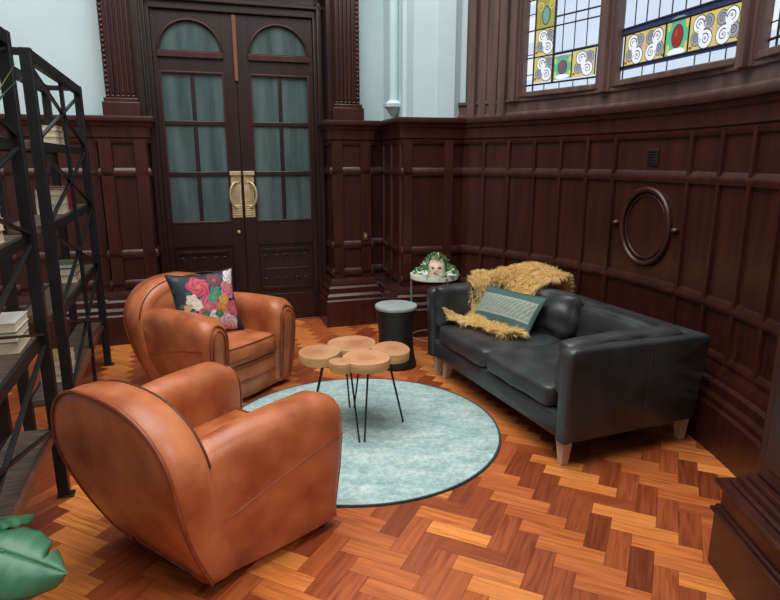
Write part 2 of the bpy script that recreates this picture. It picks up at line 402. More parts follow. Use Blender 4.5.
# door surround
r = sroot('trim_8', (RO[0], RO[1], 0), RA)
mb = MB()
for x0, x1, s in ((-1.70, -1.585, 1), (-0.075, 0.05, -1)):
    mb.box(x0, x1, -0.06, 0.1, 0, 3.3)
    mb.box((x0 + x1) / 2 - 0.03, (x0 + x1) / 2 + 0.02, -0.10, 0, 0, 3.2)
mb.box(-1.70, 0.05, -0.06, 0.1, 3.06, 3.3); mb.box(-1.70, 0.05, -0.10, 0, 3.13, 3.17); mb.box(-1.72, 0.07, -0.2, 0.1, 3.3, 3.45)
mb.box(-1.74, 0.09, -0.12, 0.3, 3.45, 4.4)
mb.box(-1.75, -1.66, -0.25, 0.1, 2.05, 4.4); mb.box(0.02, 0.10, -0.25, 0.1, 2.05, 4.4)
mb.box(-0.87, -0.79, 0.032, 0.05, 0, 3.1)  # added strip behind the gap between the leaves, blocks sky light leaking through
mb.build('door_surround', M_doorwood, r, bevel=0.01)

def door_leaf(name, x0, x1, hand):
    r = sroot(name, (RO[0], RO[1], 0), RA)
    # hand = +1: pull plate on the right edge
    mb = MB(); T0, T1 = -0.02, 0.03
    gl, gr = (x0 + 0.05, x1 - 0.125) if hand > 0 else (x0 + 0.125, x1 - 0.05)
    mb.box(x0, gl, T0, T1, 0, 3.06); mb.box(gr, x1, T0, T1, 0, 3.06)
    mb.box(gl, gr, T0, T1, 0, 0.30); mb.box(gl, gr, T0, T1, 0.84, 1.08); mb.box(gl, gr, T0, T1, 2.52, 2.66)
    # arch head
    cx = (gl + gr) / 2; hw = (gr - gl) / 2; n = 20; zs = 2.70; top = 3.06
    inn = [(cx + hw * math.cos(PI * k / n), zs + 0.285 * math.sin(PI * k / n)) for k in range(n + 1)]
    out = []
    for k in range(n + 1):
        a = PI * k / n; out.append((gr, zs + (top - zs) * min(1, k / 5)) if k <= 5 else ((gl, zs + (top - zs) * min(1, (n - k) / 5)) if k >= n - 5 else (gr + (gl - gr) * (k - 5) / (n - 10), top)))
    rings = []
    for k in range(n + 1):
        rings.append([(inn[k][0], T0, inn[k][1]), (out[k][0], T0, out[k][1]), (out[k][0], T1, out[k][1]), (inn[k][0], T1, inn[k][1])])
    mb.loft(rings)
    mb.box(gl, gr, T0, T1, 2.66, 2.70)
    mb.build('leaf_frame', M_doorwood, r, bevel=0.006)
    mb = MB()
    mx = (gl + gr) / 2; mb.box(mx - 0.018, mx + 0.018, -0.012, 0.022, 1.08, 2.52)
    for z in (1.565, 2.05): mb.box(gl, gr, -0.014, 0.022, z - 0.022, z + 0.022)
    mb.build('glazing_bar', M_doorwood, r, bevel=0.006)
    mb = MB(); mb.tube([(x, T0 - 0.002, z) for x, z in inn], 0.014, 8); mb.box(gl - 0.01, gr + 0.01, T0 - 0.03, T0, 2.645, 2.70); mb.box(gl - 0.01, gr + 0.01, T0 - 0.012, T0, 2.70, 2.715)
    for z in (1.085, 2.515): mb.box(gl, gr, T0 - 0.008, 0.0, z - 0.01, z + 0.01)
    for x in (gl, gr): mb.box(x - 0.01, x + 0.01, T0 - 0.008, 0, 1.08, 2.52)
    mb.build('glazing_bead', M_wood, r, bevel=0.004)
    mb = MB(); mb.box(gl - 0.005, mx, 0.004, 0.01, 1.07, 2.53); mb.box(mx, gr + 0.005, 0.004, 0.01, 1.07, 2.53)
    mb.add([(cx, 0.006, zs)] + [(x, 0.006, z) for x, z in inn], [(0, k + 1, k + 2) for k in range(n)])
    mb.build('pane', M_glass, r, smooth=0)
    mb = MB(); mb.box(gl, gr, 0.0, 0.03, 0.29, 0.85)
    a, b = gl + 0.03, gr - 0.03
    for z in (0.37, 0.78): mb.box(a, b, -0.018, 0, z - 0.012, z + 0.012)
    for x in (a, b): mb.box(x - 0.012, x + 0.012, -0.018, 0, 0.358, 0.792)
    for zc in (0.70, 0.45):
        for k in range(5):
            c = a + 0.05 + k * (b - a - 0.1) / 4; sg = 1 if k % 2 else -1
            mb.tube([(c + (0.034 - 0.0045 * j) * math.cos(j * 0.75) * sg, -0.008, zc + (0.034 - 0.0045 * j) * math.sin(j * 0.75)) for j in range(8)], 0.006, 6)
    mb.tube([(a + 0.04, -0.006, 0.575), (b - 0.04, -0.006, 0.575)], 0.004, 6)
    mb.build('carved_panel', M_doorwood, r, bevel=0.004)
    # brass pull
    e = x1 - 0.012 if hand > 0 else x0 + 0.012; s = -hand
    mb = MB()
    def bx(u0, u1, y0, y1, z0, z1):
        a_, b_ = sorted((e + s * u0, e + s * u1)); mb.box(a_, b_, y0, y1, z0, z1)
    bx(0, 0.10, -0.03, -0.02, 1.125, 1.575); bx(-0.004, 0.108, -0.05, -0.02, 1.55, 1.59)
    for k in range(5): bx(0.01, 0.09, -0.038, -0.03, 1.15 + k * 0.022, 1.16 + k * 0.022)
    for k in range(3): bx(0.02 + k * 0.024, 0.032 + k * 0.024, -0.037, -0.03, 1.27, 1.45)
    mb.tube([(e + s * (0.035 + 0.028 * math.cos(t)), -0.033, 1.505 + 0.03 * math.sin(t)) for t in [2 * PI * k / 16 for k in range(16)]], 0.006, 6, True)
    h = MB(); h.tube([(e + s * (0.05 + 0.065 * math.sin(t)), -0.04 - 0.045 * math.sin(t), 1.355 - 0.125 * math.cos(t)) for t in [PI * k / 14 for k in range(15)]], 0.011, 8)
    plate = mb.build('handle_plate', M_brass, r, bevel=0.003)
    h.build('pull_handle', M_brass, plate, smooth=60)
    mb = MB(); 
    if hand > 0:
        mb.box(x1 - 0.02, x1 + 0.02, -0.045, -0.02, 2.45, 3.05); mb.build('astragal', M_trimlight, r, bevel=0.006)
        mb = MB(); mb.lathe([(0.012, 0), (0.016, 0.006), (0.008, 0.02), (0.016, 0.03), (0.0, 0.034)], 12, (x1 - 0.06, 0, 0))
        for i, p in enumerate(mb.v): mb.v[i] = (p[0], -0.02 - p[2], 0.98 + p[1])
        mb.build('door_knob', M_brass, r, smooth=60)
    return r
door_leaf('door_1', -1.585, -0.832, 1); door_leaf('door_2', -0.828, -0.075, -1)
mb = MB(); mb.box(-1.7, 0.05, -0.05, 0.05, 0.0, 0.012)
o = mb.build('trim_9', M_trimlight, bevel=0.004); o.location = (RO[0], RO[1], 0); o.rotation_euler = (0, 0, RA); struct(o)

# ------------------------------------------------------------------ stained-glass windows
COLS = dict(clear=rgb(208, 221, 238), white=rgb(236, 240, 244), yellow=rgb(212, 192, 112), green=rgb(92, 182, 134), blue=rgb(40, 48, 92), red=rgb(150, 40, 34), brown=rgb(150, 84, 56), grey=rgb(150, 152, 162), teal=rgb(110, 160, 150), purple=rgb(98, 84, 96), olive=rgb(160, 152, 70), pink=rgb(196, 160, 160), ink=rgb(70, 62, 70))
def window(name, a0, a1, z0, z1, spec):
    p, q = Vector(cp(a0, CR + 0.03)), Vector(cp(a1, CR + 0.03))    # a0 = left end as seen from the room
    ang = math.atan2(q.y - p.y, q.x - p.x); wd = (q - p).length
    r = sroot(name, (p.x, p.y, z0), ang)      # local x to the right, y away from the room (left of x), z up
    H = z1 - z0
    mb = MB(); fw = 0.045
    mb.box(-fw, 0, -0.06, 0.03, -fw, H); mb.box(wd, wd + fw, -0.06, 0.03, -fw, H); mb.box(0, wd, -0.06, 0.03, -fw, 0)
    mb.build('window_frame', M_winwood, r, bevel=0.008)
    g = MB(); l = MB()
    def quad(u0, u1, v0, v1, c, d=0): g.add([(u0, -d, v0), (u1, -d, v0), (u1, -d, v1), (u0, -d, v1)], [(0, 1, 2, 3)], None, COLS[c])
    def ell(u, v, ru, rv, c, d=0.002, n=18): g.add([(u, -d, v)] + [(u + ru * math.cos(2 * PI * k / n), -d, v + rv * math.sin(2 * PI * k / n)) for k in range(n)], [(0, k + 1, (k + 1) % n + 1) for k in range(n)], None, COLS[c])
    def swirl(u, v, rr, sg, c, d=0.003, turns=1.6, w=0.28):
        n = 26; A = []; B = []
        for k in range(n + 1):
            f = k / n; t = f * turns * 2 * PI; rad = rr * (1 - 0.78 * f); wh = rr * w * (1 - 0.6 * f)
            A.append((u + sg * (rad + wh / 2) * math.cos(t), -d, v + (rad + wh / 2) * math.sin(t))); B.append((u + sg * (rad - wh / 2) * math.cos(t), -d, v + (rad - wh / 2) * math.sin(t)))
        g.add(A + B, [(k, k + 1, n + 2 + k, n + 1 + k) for k in range(n)], None, COLS[c])
    def lead(pts, w=0.005): l.tube([(u, -0.006, v) for u, v in pts], w, 6)
    def scroll(u0, u1, v0, v1, bgc):
        quad(u0, u1, v0, v1, bgc, 0.001); h = v1 - v0; n = max(1, round((u1 - u0) / h * 1.05)); w = (u1 - u0) / n; m = min(w, h)
        for k in range(n):
            u = u0 + (k + 0.5) * w; sg = 1 if k % 2 else -1
            for (du, dv, rr, g, c) in ((-0.16, 0.28, 0.25, 1, 'white'), (0.20, 0.34, 0.20, -1, 'grey'), (0.10, 0.70, 0.24, -1, 'white'), (-0.24, 0.72, 0.19, 1, 'grey')):
                x, y = u + sg * du * w, v0 + dv * h
                ell(x, y, m * rr * 1.16, m * rr * 1.16, 'ink', 0.0015); ell(x, y, m * rr * 1.04, m * rr * 1.04, c, 0.002)
                swirl(x, y, m * rr * 0.72, sg * g, 'ink', 0.003, 1.5, 0.22); ell(x, y, m * rr * 0.12, m * rr * 0.12, 'brown', 0.0035)
            ell(u + sg * 0.02 * w, v0 + 0.5 * h, 0.1 * m, 0.22 * m, 'white', 0.004); ell(u + sg * 0.40 * w, v0 + 0.12 * h, 0.07 * m, 0.05 * m, 'brown', 0.003); ell(u - sg * 0.42 * w, v0 + 0.5 * h, 0.04 * m, 0.1 * m, 'pink', 0.003)
        lead([(u0, v0), (u0, v1)]); lead([(u1, v0), (u1, v1)])
    def shield(u0, u1, v0, v1, c):
        quad(u0, u1, v0, v1, 'green', 0.001); um, vm = (u0 + u1) / 2, (v0 + v1) / 2; a, b = (u1 - u0), (v1 - v0)
        ell(um, v1 - b * 0.08, a * 0.36, b * 0.09, 'teal'); ell(um, v0 + b * 0.1, a * 0.38, b * 0.1, 'white')
        ell(um, vm, a * 0.26, b * 0.31, 'ink', 0.002); ell(um, vm, a * 0.22, b * 0.28, c, 0.003); ell(um - a * 0.05, vm + b * 0.08, a * 0.06, b * 0.1, 'brown', 0.004)
        for s in (-1, 1):
            for t in (-1, 1): ell(um + s * a * 0.38, vm + t * b * 0.3, a * 0.07, b * 0.14, 'yellow', 0.002)
        lead([(u0, v0), (u0, v1)]); lead([(u1, v0), (u1, v1)])
    quad(0, wd, 0, H, 'clear')
    spec(quad, ell, swirl, lead, scroll, shield, wd, H)
    g.build('pane', M_stain, r, smooth=0); l.build('leading', M_lead, r, smooth=60)
    return r
def light_a(quad, ell, swirl, lead, scroll, shield, wd, H):
    u0, u1 = 0.075, 0.285
    for k in range(3): quad(0, 0.07, 0.1 + k * 0.3, 0.3 + k * 0.3, 'white', 0.0005)
    scroll(u0, u1, 0.075, 0.275, 'yellow'); shield(u1, 0.475, 0.075, 0.255, 'purple'); scroll(0.475, 0.70, 0.075, 0.27, 'yellow')
    lead([(0, 0.055), (wd, 0.055)], 0.008); lead([(u1, 0.275), (wd, 0.285)], 0.011); lead([(0, 0.275), (u1, 0.275)], 0.006)
    scroll(u0, u1, 0.285, 0.49, 'yellow')
    v = 0.49
    for i in range(5):
        b = v + i * 0.24
        if i % 2 == 0:
            quad(u0, u1, b, b + 0.24, 'olive', 0.001); ell((u0 + u1) / 2, b + 0.10, 0.045, 0.075, 'ink', 0.002); ell((u0 + u1) / 2, b + 0.10, 0.035, 0.065, 'teal', 0.003)
            for s in (-1, 1): swirl((u0 + u1) / 2 + s * 0.06, b + 0.17, 0.04, s, 'yellow', 0.003)
        else: scroll(u0, u1, b, b + 0.24, 'yellow')
        lead([(0, b), (wd, b)], 0.006)
    lead([(u0, 0), (u0, H)], 0.007); lead([(u1, 0.06), (u1, H)], 0.01)
    for k in range(4):
        u = u1 + (k + 1) * (wd - u1) / 4 - 0.03; lead([(u, 0.28), (u, H)], 0.004)
    for u in (0.2, 0.36, 0.5, 0.64): lead([(u, 0), (u, 0.06)], 0.004)
    for z in (0.56, 0.93, 1.3): lead([(u1, z), (wd, z)], 0.007)
    for z in (0.14, 0.3, 0.49, 0.62): lead([(0, z), (u0, z)], 0.004)
def light_b(quad, ell, swirl, lead, scroll, shield, wd, H):
    m = wd / 2
    scroll(0.03, m - 0.1, 0.09, 0.31, 'yellow'); scroll(m + 0.11, wd - 0.03, 0.09, 0.31, 'yellow'); shield(m - 0.1, m + 0.11, 0.09, 0.33, 'red')
    quad(0, wd, 0.31, 0.35, 'blue', 0.0015); quad(0, wd, 0.068, 0.09, 'blue', 0.0015)
    lead([(0, 0.09), (wd, 0.09)], 0.009); lead([(0, 0.31), (wd, 0.31)], 0.009); lead([(0, 0.35), (wd, 0.35)], 0.009)
    for k in range(1, 9):
        u = wd * k / 9; lead([(u, 0.35), (u, H)], 0.0045)
        if k % 2 == 0 or k in (3, 7): lead([(u, 0), (u, 0.07)], 0.004)
    lead([(0.03, 0), (0.03, 0.31)], 0.006); lead([(wd - 0.03, 0), (wd - 0.03, 0.31)], 0.006)
    lead([(0, 0.66), (wd, 0.66)], 0.009); lead([(0, 1.05), (wd, 1.05)], 0.007)
    # hanging ornament
    c = m + 0.03
    ell(c, 0.52, 0.05, 0.1, 'ink', 0.002); ell(c, 0.52, 0.042, 0.092, 'red', 0.003); ell(c + 0.01, 0.55, 0.02, 0.05, 'brown', 0.004); ell(c, 0.68, 0.05, 0.09, 'brown', 0.003); ell(c, 0.67, 0.02, 0.05, 'yellow', 0.004)
    for s in (-1, 1):
        swirl(c + s * 0.13, 0.70, 0.08, s, 'pink', 0.003); swirl(c + s * 0.34, 0.68, 0.11, -s, 'brown', 0.003, 1.2); ell(c + s * 0.36, 0.66, 0.1, 0.045, 'red', 0.002); swirl(c + s * 0.14, 0.9, 0.1, -s, 'brown', 0.003)
    ell(c, 0.95, 0.08, 0.16, 'yellow', 0.002); ell(c, 0.95, 0.05, 0.12, 'red', 0.003)
window('window_1', 40.9, 28.6, 2.27, 3.75, light_a)
window('window_2', 25.3, 7.3, 2.27, 3.75, light_b)
window('window_3', 3.9, -8.5, 2.27, 3.75, light_a)
# window surround: sill, mullions, jambs, head
mb = MB(); pth = arc(-24, 44)
mb.sweep(arc(-24, 53.0), [(-0.12, 2.04), (0.02, 2.04), (0.02, 2.10), (0.0, 2.115), (-0.0, 2.19), (0.02, 2.2), (0.02, 2.225), (-0.12, 2.225)])
for a, w in ((42.3, 0.10), (26.95, 0.12), (5.6, 0.14), (-9.8, 0.10)):
    p = cp(a); q = cp(a + 0.3)
    post(mb, p, q, 0, w, 2.2, 4.2, 0.035, -0.1); post(mb, p, q, 0, w * 0.55, 2.2, 4.2, 0.065, -0.1)
for a in (44.6, 46.3, 48.2, 50.0): post(mb, cp(a), cp(a + 0.3), 0, 0.09, 2.08, 4.2, 0.02 + (0.02 if a in (44.6, 50.0) else 0), -0.1)
post(mb, cp(47.3), cp(47.6), 0, 0.50, 2.1, 4.2, 0.005, -0.12); post(mb, cp(-17), cp(-16.7), 0, 0.80, 2.1, 4.2, 0.02, -0.12)
mb.sweep(pth, [(-0.12, 3.75), (0.04, 3.75), (0.04, 4.3), (-0.12, 4.3)])
struct(mb.build('trim_10', M_winwood, smooth=35))

# near pier on the right
r = sroot('trim_11', (1.383, 2.292, 0), R(-3.0))
mb = MB(); mb.box(0, 0.75, -1.1, 0, 0, 0.245)
for z0, z1, i in ((0.245, 0.262, -0.014), (0.262, 0.28, 0.0), (0.28, 0.355, 0.014), (0.355, 0.372, 0.002), (0.372, 0.395, -0.012), (0.395, 0.412, 0.03), (0.412, 0.44, 0.05), (0.44, 0.465, 0.07)): mb.box(i, 0.75, -1.1 + i, -i, z0, z1)
mb.build('pier_base', M_wood, r, bevel=0.006)
mb = MB(); mb.box(0.10, 0.75, -1.0, -0.085, 0.465, 4.2)
for k in range(4): mb.box(0.088, 0.11, -0.95 + k * 0.22, -0.80 + k * 0.22, 0.53, 4.2)
mb.build('pier_shaft', M_wood, r, bevel=0.01)

# ------------------------------------------------------------------ small wall fittings
def vent():
    t = thing('wall_vent', 'small dark square vent set in the panelling above the oval moulding', 'vent', (*cp(18.3, CR - 0.001), 1.72), R(18.3 + 90))
    mb = MB(); mb.box(-0.05, 0.05, 0, 0.012, -0.055, 0.055); mb.build('plate', M_dark, t, bevel=0.003)
    mb = MB()
    for k in range(5): mb.box(-0.04, 0.04, 0.012, 0.018, -0.042 + k * 0.019, -0.032 + k * 0.019)
    mb.build('louvre', M_iron, t, bevel=0.002)
vent()
def switch():
    p = rw(0.36, -0.383)
    t = thing('light_switch', 'small brass switch plate on the carved post right of the double door', 'switch', (p[0], p[1], 0.93), RA)
    mb = MB(); mb.box(-0.022, 0.022, -0.008, 0, -0.035, 0.035); mb.build('plate', M_trimlight, t, bevel=0.003)
    mb = MB(); mb.box(-0.006, 0.006, -0.02, -0.008, -0.004, 0.014); mb.build('toggle', M_brass, t, bevel=0.002)
switch()

# ------------------------------------------------------------------ rug
def rug():
    cx, cy, r = -0.20, 3.60, 0.90
    t = thing('round_rug', 'round pale turquoise distressed rug under the log slice table', 'rug', (cx, cy, 0.0))
    m = bpy.data.materials.new('distressed_turquoise'); m.use_nodes = True; nt = m.node_tree; L = nt.links.new; b = nt.nodes['Principled BSDF']; b.inputs['Roughness'].default_value = 0.9
    tc = nt.nodes.new('ShaderNodeTexCoord')
    n1 = nt.nodes.new('ShaderNodeTexNoise'); n1.inputs['Scale'].default_value = 3.2; n1.inputs['Detail'].default_value = 8; n1.inputs['Roughness'].default_value = 0.7
    mp = nt.nodes.new('ShaderNodeMapping'); mp.inputs['Rotation'].default_value = (0, 0, 0.35); mp.inputs['Scale'].default_value = (1, 2.4, 1); L(tc.outputs['Object'], mp.inputs[0]); L(mp.outputs[0], n1.inputs['Vector'])
    cr = nt.nodes.new('ShaderNodeValToRGB'); e = cr.color_ramp.elements
    e[0].position = 0.3; e[0].color = rgb(140, 174, 174); e[1].position = 0.75; e[1].color = rgb(222, 232, 226)
    k = e.new(0.48); k.color = rgb(174, 202, 200); k = e.new(0.58); k.color = rgb(196, 216, 212)
    L(n1.outputs[0], cr.inputs[0])
    n2 = nt.nodes.new('ShaderNodeTexNoise'); n2.inputs['Scale'].default_value = 34; n2.inputs['Detail'].default_value = 9; n2.inputs['Roughness'].default_value = 0.75; L(tc.outputs['Object'], n2.inputs['Vector'])
    c2 = nt.nodes.new('ShaderNodeValToRGB'); c2.color_ramp.elements[0].position = 0.38; c2.color_ramp.elements[0].color = rgb(190, 200, 200); c2.color_ramp.elements[1].position = 0.6; c2.color_ramp.elements[1].color = (1, 1, 1, 1); L(n2.outputs[0], c2.inputs[0])
    mx = nt.nodes.new('ShaderNodeMix'); mx.data_type = 'RGBA'; mx.blend_type = 'MULTIPLY'; mx.inputs[0].default_value = 0.8; L(cr.outputs[0], mx.inputs[6]); L(c2.outputs[0], mx.inputs[7]); L(mx.outputs[2], b.inputs['Base Color'])
    bp = nt.nodes.new('ShaderNodeBump'); bp.inputs['Strength'].default_value = 0.3; bp.inputs['Distance'].default_value = 0.003; L(n2.outputs[0], bp.inputs['Height']); L(bp.outputs[0], b.inputs['Normal'])
    mb = MB(); mb.lathe([(r - 0.008, 0.001), (r - 0.008, 0.010), (r - 0.012, 0.012)], 96); mb.build('pile', m, t, smooth=60)
    mb = MB(); mb.tube([(r * math.cos(2 * PI * k / 96), r * math.sin(2 * PI * k / 96), 0.0065) for k in range(96)], 0.0065, 6, True); mb.build('edging', mat('rug_edge', rgb(52, 78, 84), None, 0.9), t, smooth=60)
rug()

# ------------------------------------------------------------------ club armchairs
def arc_pts(cx, cz, r, a0, a1, n): return [(cx + r * math.cos(R(a0 + (a1 - a0) * k / n)), cz + r * math.sin(R(a0 + (a1 - a0) * k / n))) for k in range(n + 1)]
def club_chair(name, label, loc, rz):
    t = thing(name, label, 'armchair', loc, rz, 'tan leather club armchairs')
    base = MB()
    # seat frame below the cushion
    rr = []
    for z, g in ((0.035, 0.01), (0.05, 0.0), (0.27, 0.0), (0.29, 0.01)):
        rr.append([(-0.20 + g, -0.27, z), (0.375 - g, -0.30, z), (0.395 - g, -0.15, z), (0.40 - g, 0, z), (0.395 - g, 0.15, z), (0.375 - g, 0.30, z), (-0.20 + g, 0.27, z)])
    base.loft(rr); base.build('seat_frame', M_leather, t, smooth=50)
    mb = MB()
    for z in (0.165, 0.285): mb.tube([(0.38, -0.28, z), (0.40, -0.15, z), (0.405, 0, z), (0.40, 0.15, z), (0.38, 0.28, z)], 0.007, 6)
    mb.build('front_piping', M_piping, t, smooth=60)
    # seat cushion
    cu = []
    oy = resample([(-0.16, -0.25), (0.36, -0.265), (0.40, -0.25), (0.415, 0), (0.40, 0.25), (0.36, 0.265), (-0.16, 0.25)], 40)
    for z, d in ((0.285, 0.03), (0.30, 0.008), (0.34, -0.004), (0.395, -0.002), (0.425, 0.012), (0.44, 0.04)): cu.append([(x, y, z) for x, y in inset(oy, d)])
    for k, z in ((0.75, 0.452), (0.45, 0.458)): cu.append([(x, y, z) for x, y in shrink(inset(oy, 0.04), k)])
    mb = MB(); mb.loft(cu); sc = mb.build('seat_cushion', M_leather, t, smooth=70)
    mb = MB()
    mb.tube([(x, y, 0.335 + 0.0) for x, y in inset(oy, -0.006)], 0.007, 6, True); mb.tube([(x, y, 0.428) for x, y in inset(oy, 0.01)], 0.005, 6, True)
    mb.build('cushion_piping', M_piping, sc, smooth=60)
    # arms
    ol = [(-0.27, 0.04), (-0.08, 0.04), (0.2, 0.04), (0.40, 0.04), (0.415, 0.2), (0.432, 0.35), (0.446, 0.50)] + arc_pts(0.316, 0.55, 0.13, 0, 90, 8) + [(0.2, 0.685), (0.05, 0.688), (-0.1, 0.682), (-0.25, 0.66), (-0.36, 0.62), (-0.33, 0.4)]
    ol = resample(ol, 64)
    wt = []
    for x, z in ol:
        if z < 0.1: wt.append(0.15)
        elif x < -0.20 and z < 0.6 or x < -0.34: wt.append(0.0)
        elif z > 0.57 and x < 0.35: wt.append(1.0)
        elif z > 0.45: wt.append(0.75)
        else: wt.append(0.45)
    for _ in range(4): wt = [(wt[i - 1] + 2 * wt[i] + wt[(i + 1) % len(wt)]) / 4 for i in range(len(wt))]
    def flare(z, x=0.3): return 0.03 * max(0, min(1, (z - 0.1) / 0.4)) - 0.115 * max(0, min(1, (0.36 - x) / 0.62)) ** 1.3 * max(0.62, min(1, (0.62 - z) / 0.5))
    for s in (1, -1):
        rings = []
        for y, d in ((0.235, 0.105), (0.240, 0.07), (0.254, 0.035), (0.28, 0.01), (0.32, 0.0), (0.35, 0.0), (0.385, 0.011), (0.412, 0.036), (0.426, 0.07), (0.431, 0.105)):
            ii = inset(ol, d, wt); rings.append([(x, s * (y + flare(z, x) * (1 if y > 0.3 else 0)), z) for x, z in ii])
        ii = inset(ol, 0.105, wt)
        rings.append([(x, s * (0.434 + flare(z, x)), z) for x, z in shrink(ii, 0.6)])
        rings.append([(x, s * (0.436 + flare(z, x)), z) for x, z in shrink(ii, 0.25)])
        mb = MB(); mb.loft(rings); arm = mb.build('armrest', M_leather, t, smooth=80)
        # front facing with piping
        w0, w1 = 0.268, 0.418
        cy_ = (w0 + w1) / 2
        out = [(w0 + 0.012, 0.08), (w0 + 0.003, 0.3), (w0 + 0.003, 0.54)] + [(cy_ - (cy_ - w0 - 0.003) * math.cos(R(a)), 0.54 + 0.095 * math.sin(R(a))) for a in range(15, 180, 15)] + [(w1, 0.54), (w1 - 0.003, 0.3), (w1 - 0.02, 0.08)]
        def fx(z): return 0.404 + 0.036 * max(0, min(1, (z - 0.08) / 0.36)) - (max(0, z - 0.52) ** 2) * 1.7 + 0.002
        mb = MB(); mb.tube([(fx(z) + 0.0, s * y, z) for y, z in resample(out, 40, False)], 0.0075, 6)
        i2 = [(cy_ + (y - cy_) * 0.72, z * 0.955 - 0.002) for y, z in out]
        mb.tube([(fx(z) + 0.004, s * y, z) for y, z in resample(i2, 40, False)], 0.006, 6)
        mb.build('arm_piping', M_piping, arm, smooth=60)
        # long seam on the outside
        mb = MB(); mb.tube([(x, s * (0.4345 + flare(z, x)), z) for x, z in ((-0.26, 0.33), (-0.15, 0.36), (0, 0.405), (0.2, 0.455), (0.32, 0.475), (0.40, 0.485))], 0.003, 6); mb.build('arm_seam', M_piping, arm, smooth=60)
    # back
    half = [(0.0, 0.04), (0.18, 0.04), (0.335, 0.04), (0.365, 0.2), (0.392, 0.35), (0.408, 0.47)]
    top = []
    for k in range(1, 15):
        a = PI / 2 * k / 15; top.append((0.415 * math.cos(a) ** (2 / 2.5), 0.52 + 0.325 * math.sin(a) ** (2 / 2.3)))
    half = half + top + [(0.0, 0.845)]
    full = half + [(-y, z) for y, z in reversed(half[1:-1])]
    ob = resample(full, 80); cen = (0, 0.45)
    def bx(z): return -0.262 - (0.19 * (1 - ((0.6 - z) / 0.55) ** 1.6) if z < 0.6 else 0.19 + 0.10 * (z - 0.6))
    def ring(pts, tt): return [(bx(z) + tt, y, z) for y, z in pts]
    rings = [ring(shrink(inset(ob, 0.05), 0.3, cen), -0.028), ring(shrink(inset(ob, 0.05), 0.65, cen), -0.022), ring(inset(ob, 0.05), -0.008), ring(inset(ob, 0.012), 0.0), ring(ob, 0.012), ring(inset(ob, -0.006), 0.06), ring(inset(ob, -0.002), 0.13), ring(inset(ob, 0.012), 0.17), ring(inset(ob, 0.04), 0.19), ring(inset(ob, 0.075), 0.195),
             ring(shrink(inset(ob, 0.08), 0.97, cen), 0.19), ring(shrink(inset(ob, 0.075), 0.85, cen), 0.225), ring(shrink(inset(ob, 0.075), 0.55, cen), 0.25), ring(shrink(inset(ob, 0.075), 0.25, cen), 0.255)]
    mb = MB(); mb.loft(rings); bk = mb.build('backrest', M_leather, t, smooth=80)
    mb = MB(); mb.tube(ring(inset(ob, 0.003), 0.0), 0.008, 6, True); mb.build('back_piping', M_piping, bk, smooth=60)
    up = [p for p in half if p[1] > 0.5]; up = up + [(-y, z) for y, z in reversed(up[:-1])]
    mb = MB(); mb.tube([(bx(z) + 0.165, y, z) for y, z in resample([(y * 0.985, z - 0.008) for y, z in up if z > 0.60], 40, False)], 0.0048, 6); mb.build('inner_piping', M_seam, bk, smooth=60)
    for x, y in ((-0.19, -0.27), (-0.19, 0.27), (0.34, -0.36), (0.34, 0.36)):
        mb = MB(); mb.lathe([(0.022, 0.0), (0.03, 0.02), (0.034, 0.045)], 14, (x, y, 0)); mb.build('foot', M_foot, t)
    return t
club_chair('club_armchair', 'tan leather club armchair with a dark flowered cushion on it, facing the sofa', (-1.327, 4.315, 0), R(-31))
club_chair('club_armchair', 'tan leather club armchair in the foreground, seen from behind, empty seat', (-0.825, 2.475, 0), R(55))

def pillow_mesh(w, h, th, n=40, colf=None, pinch=0.07):
    mb = MB(); idx = {}
    def pos(u, v, s):
        x = u * w / 2 * (1 - pinch * (1 - v * v)); z = v * h / 2 * (1 - pinch * (1 - u * u))
        d = th / 2 * max(0, (1 - abs(u) ** 2.6)) ** 0.55 * max(0, (1 - abs(v) ** 2.6)) ** 0.55
        return (x, s * d, z)
    for s in (-1, 1):
        vs = []; fs = []; cs = []
        for i in range(n + 1):
            for j in range(n + 1):
                u, v = -1 + 2 * i / n, -1 + 2 * j / n; vs.append(pos(u, v, s)); cs.append(colf(u, v) if colf else (1, 1, 1, 1))
        for i in range(n):
            for j in range(n):
                a = i * (n + 1) + j; q = (a, a + n + 1, a + n + 2, a + 1); fs.append(q if s < 0 else q[::-1])
        o = len(mb.v); mb.add(vs, fs); mb.c[o:] = cs
    edge = [pos(u, -1, 0) for u in [-1 + 2 * k / 20 for k in range(20)]] + [pos(1, v, 0) for v in [-1 + 2 * k / 20 for k in range(20)]] + [pos(-u, 1, 0) for u in [-1 + 2 * k / 20 for k in range(20)]] + [pos(-1, -v, 0) for v in [-1 + 2 * k / 20 for k in range(20)]]
    return mb, edge
def place(o, loc, front, up):
    # local -y faces 'front', local z along 'up'
    f = Vector(front).normalized(); u = Vector(up); u = (u - f * u.dot(f)).normalized(); x = u.cross(-f) * -1
    x = (-f).cross(u)
    M = Matrix((( x.x, -f.x, u.x), (x.y, -f.y, u.y), (x.z, -f.z, u.z))).to_4x4(); M.translation = Vector(loc); o.matrix_world = M

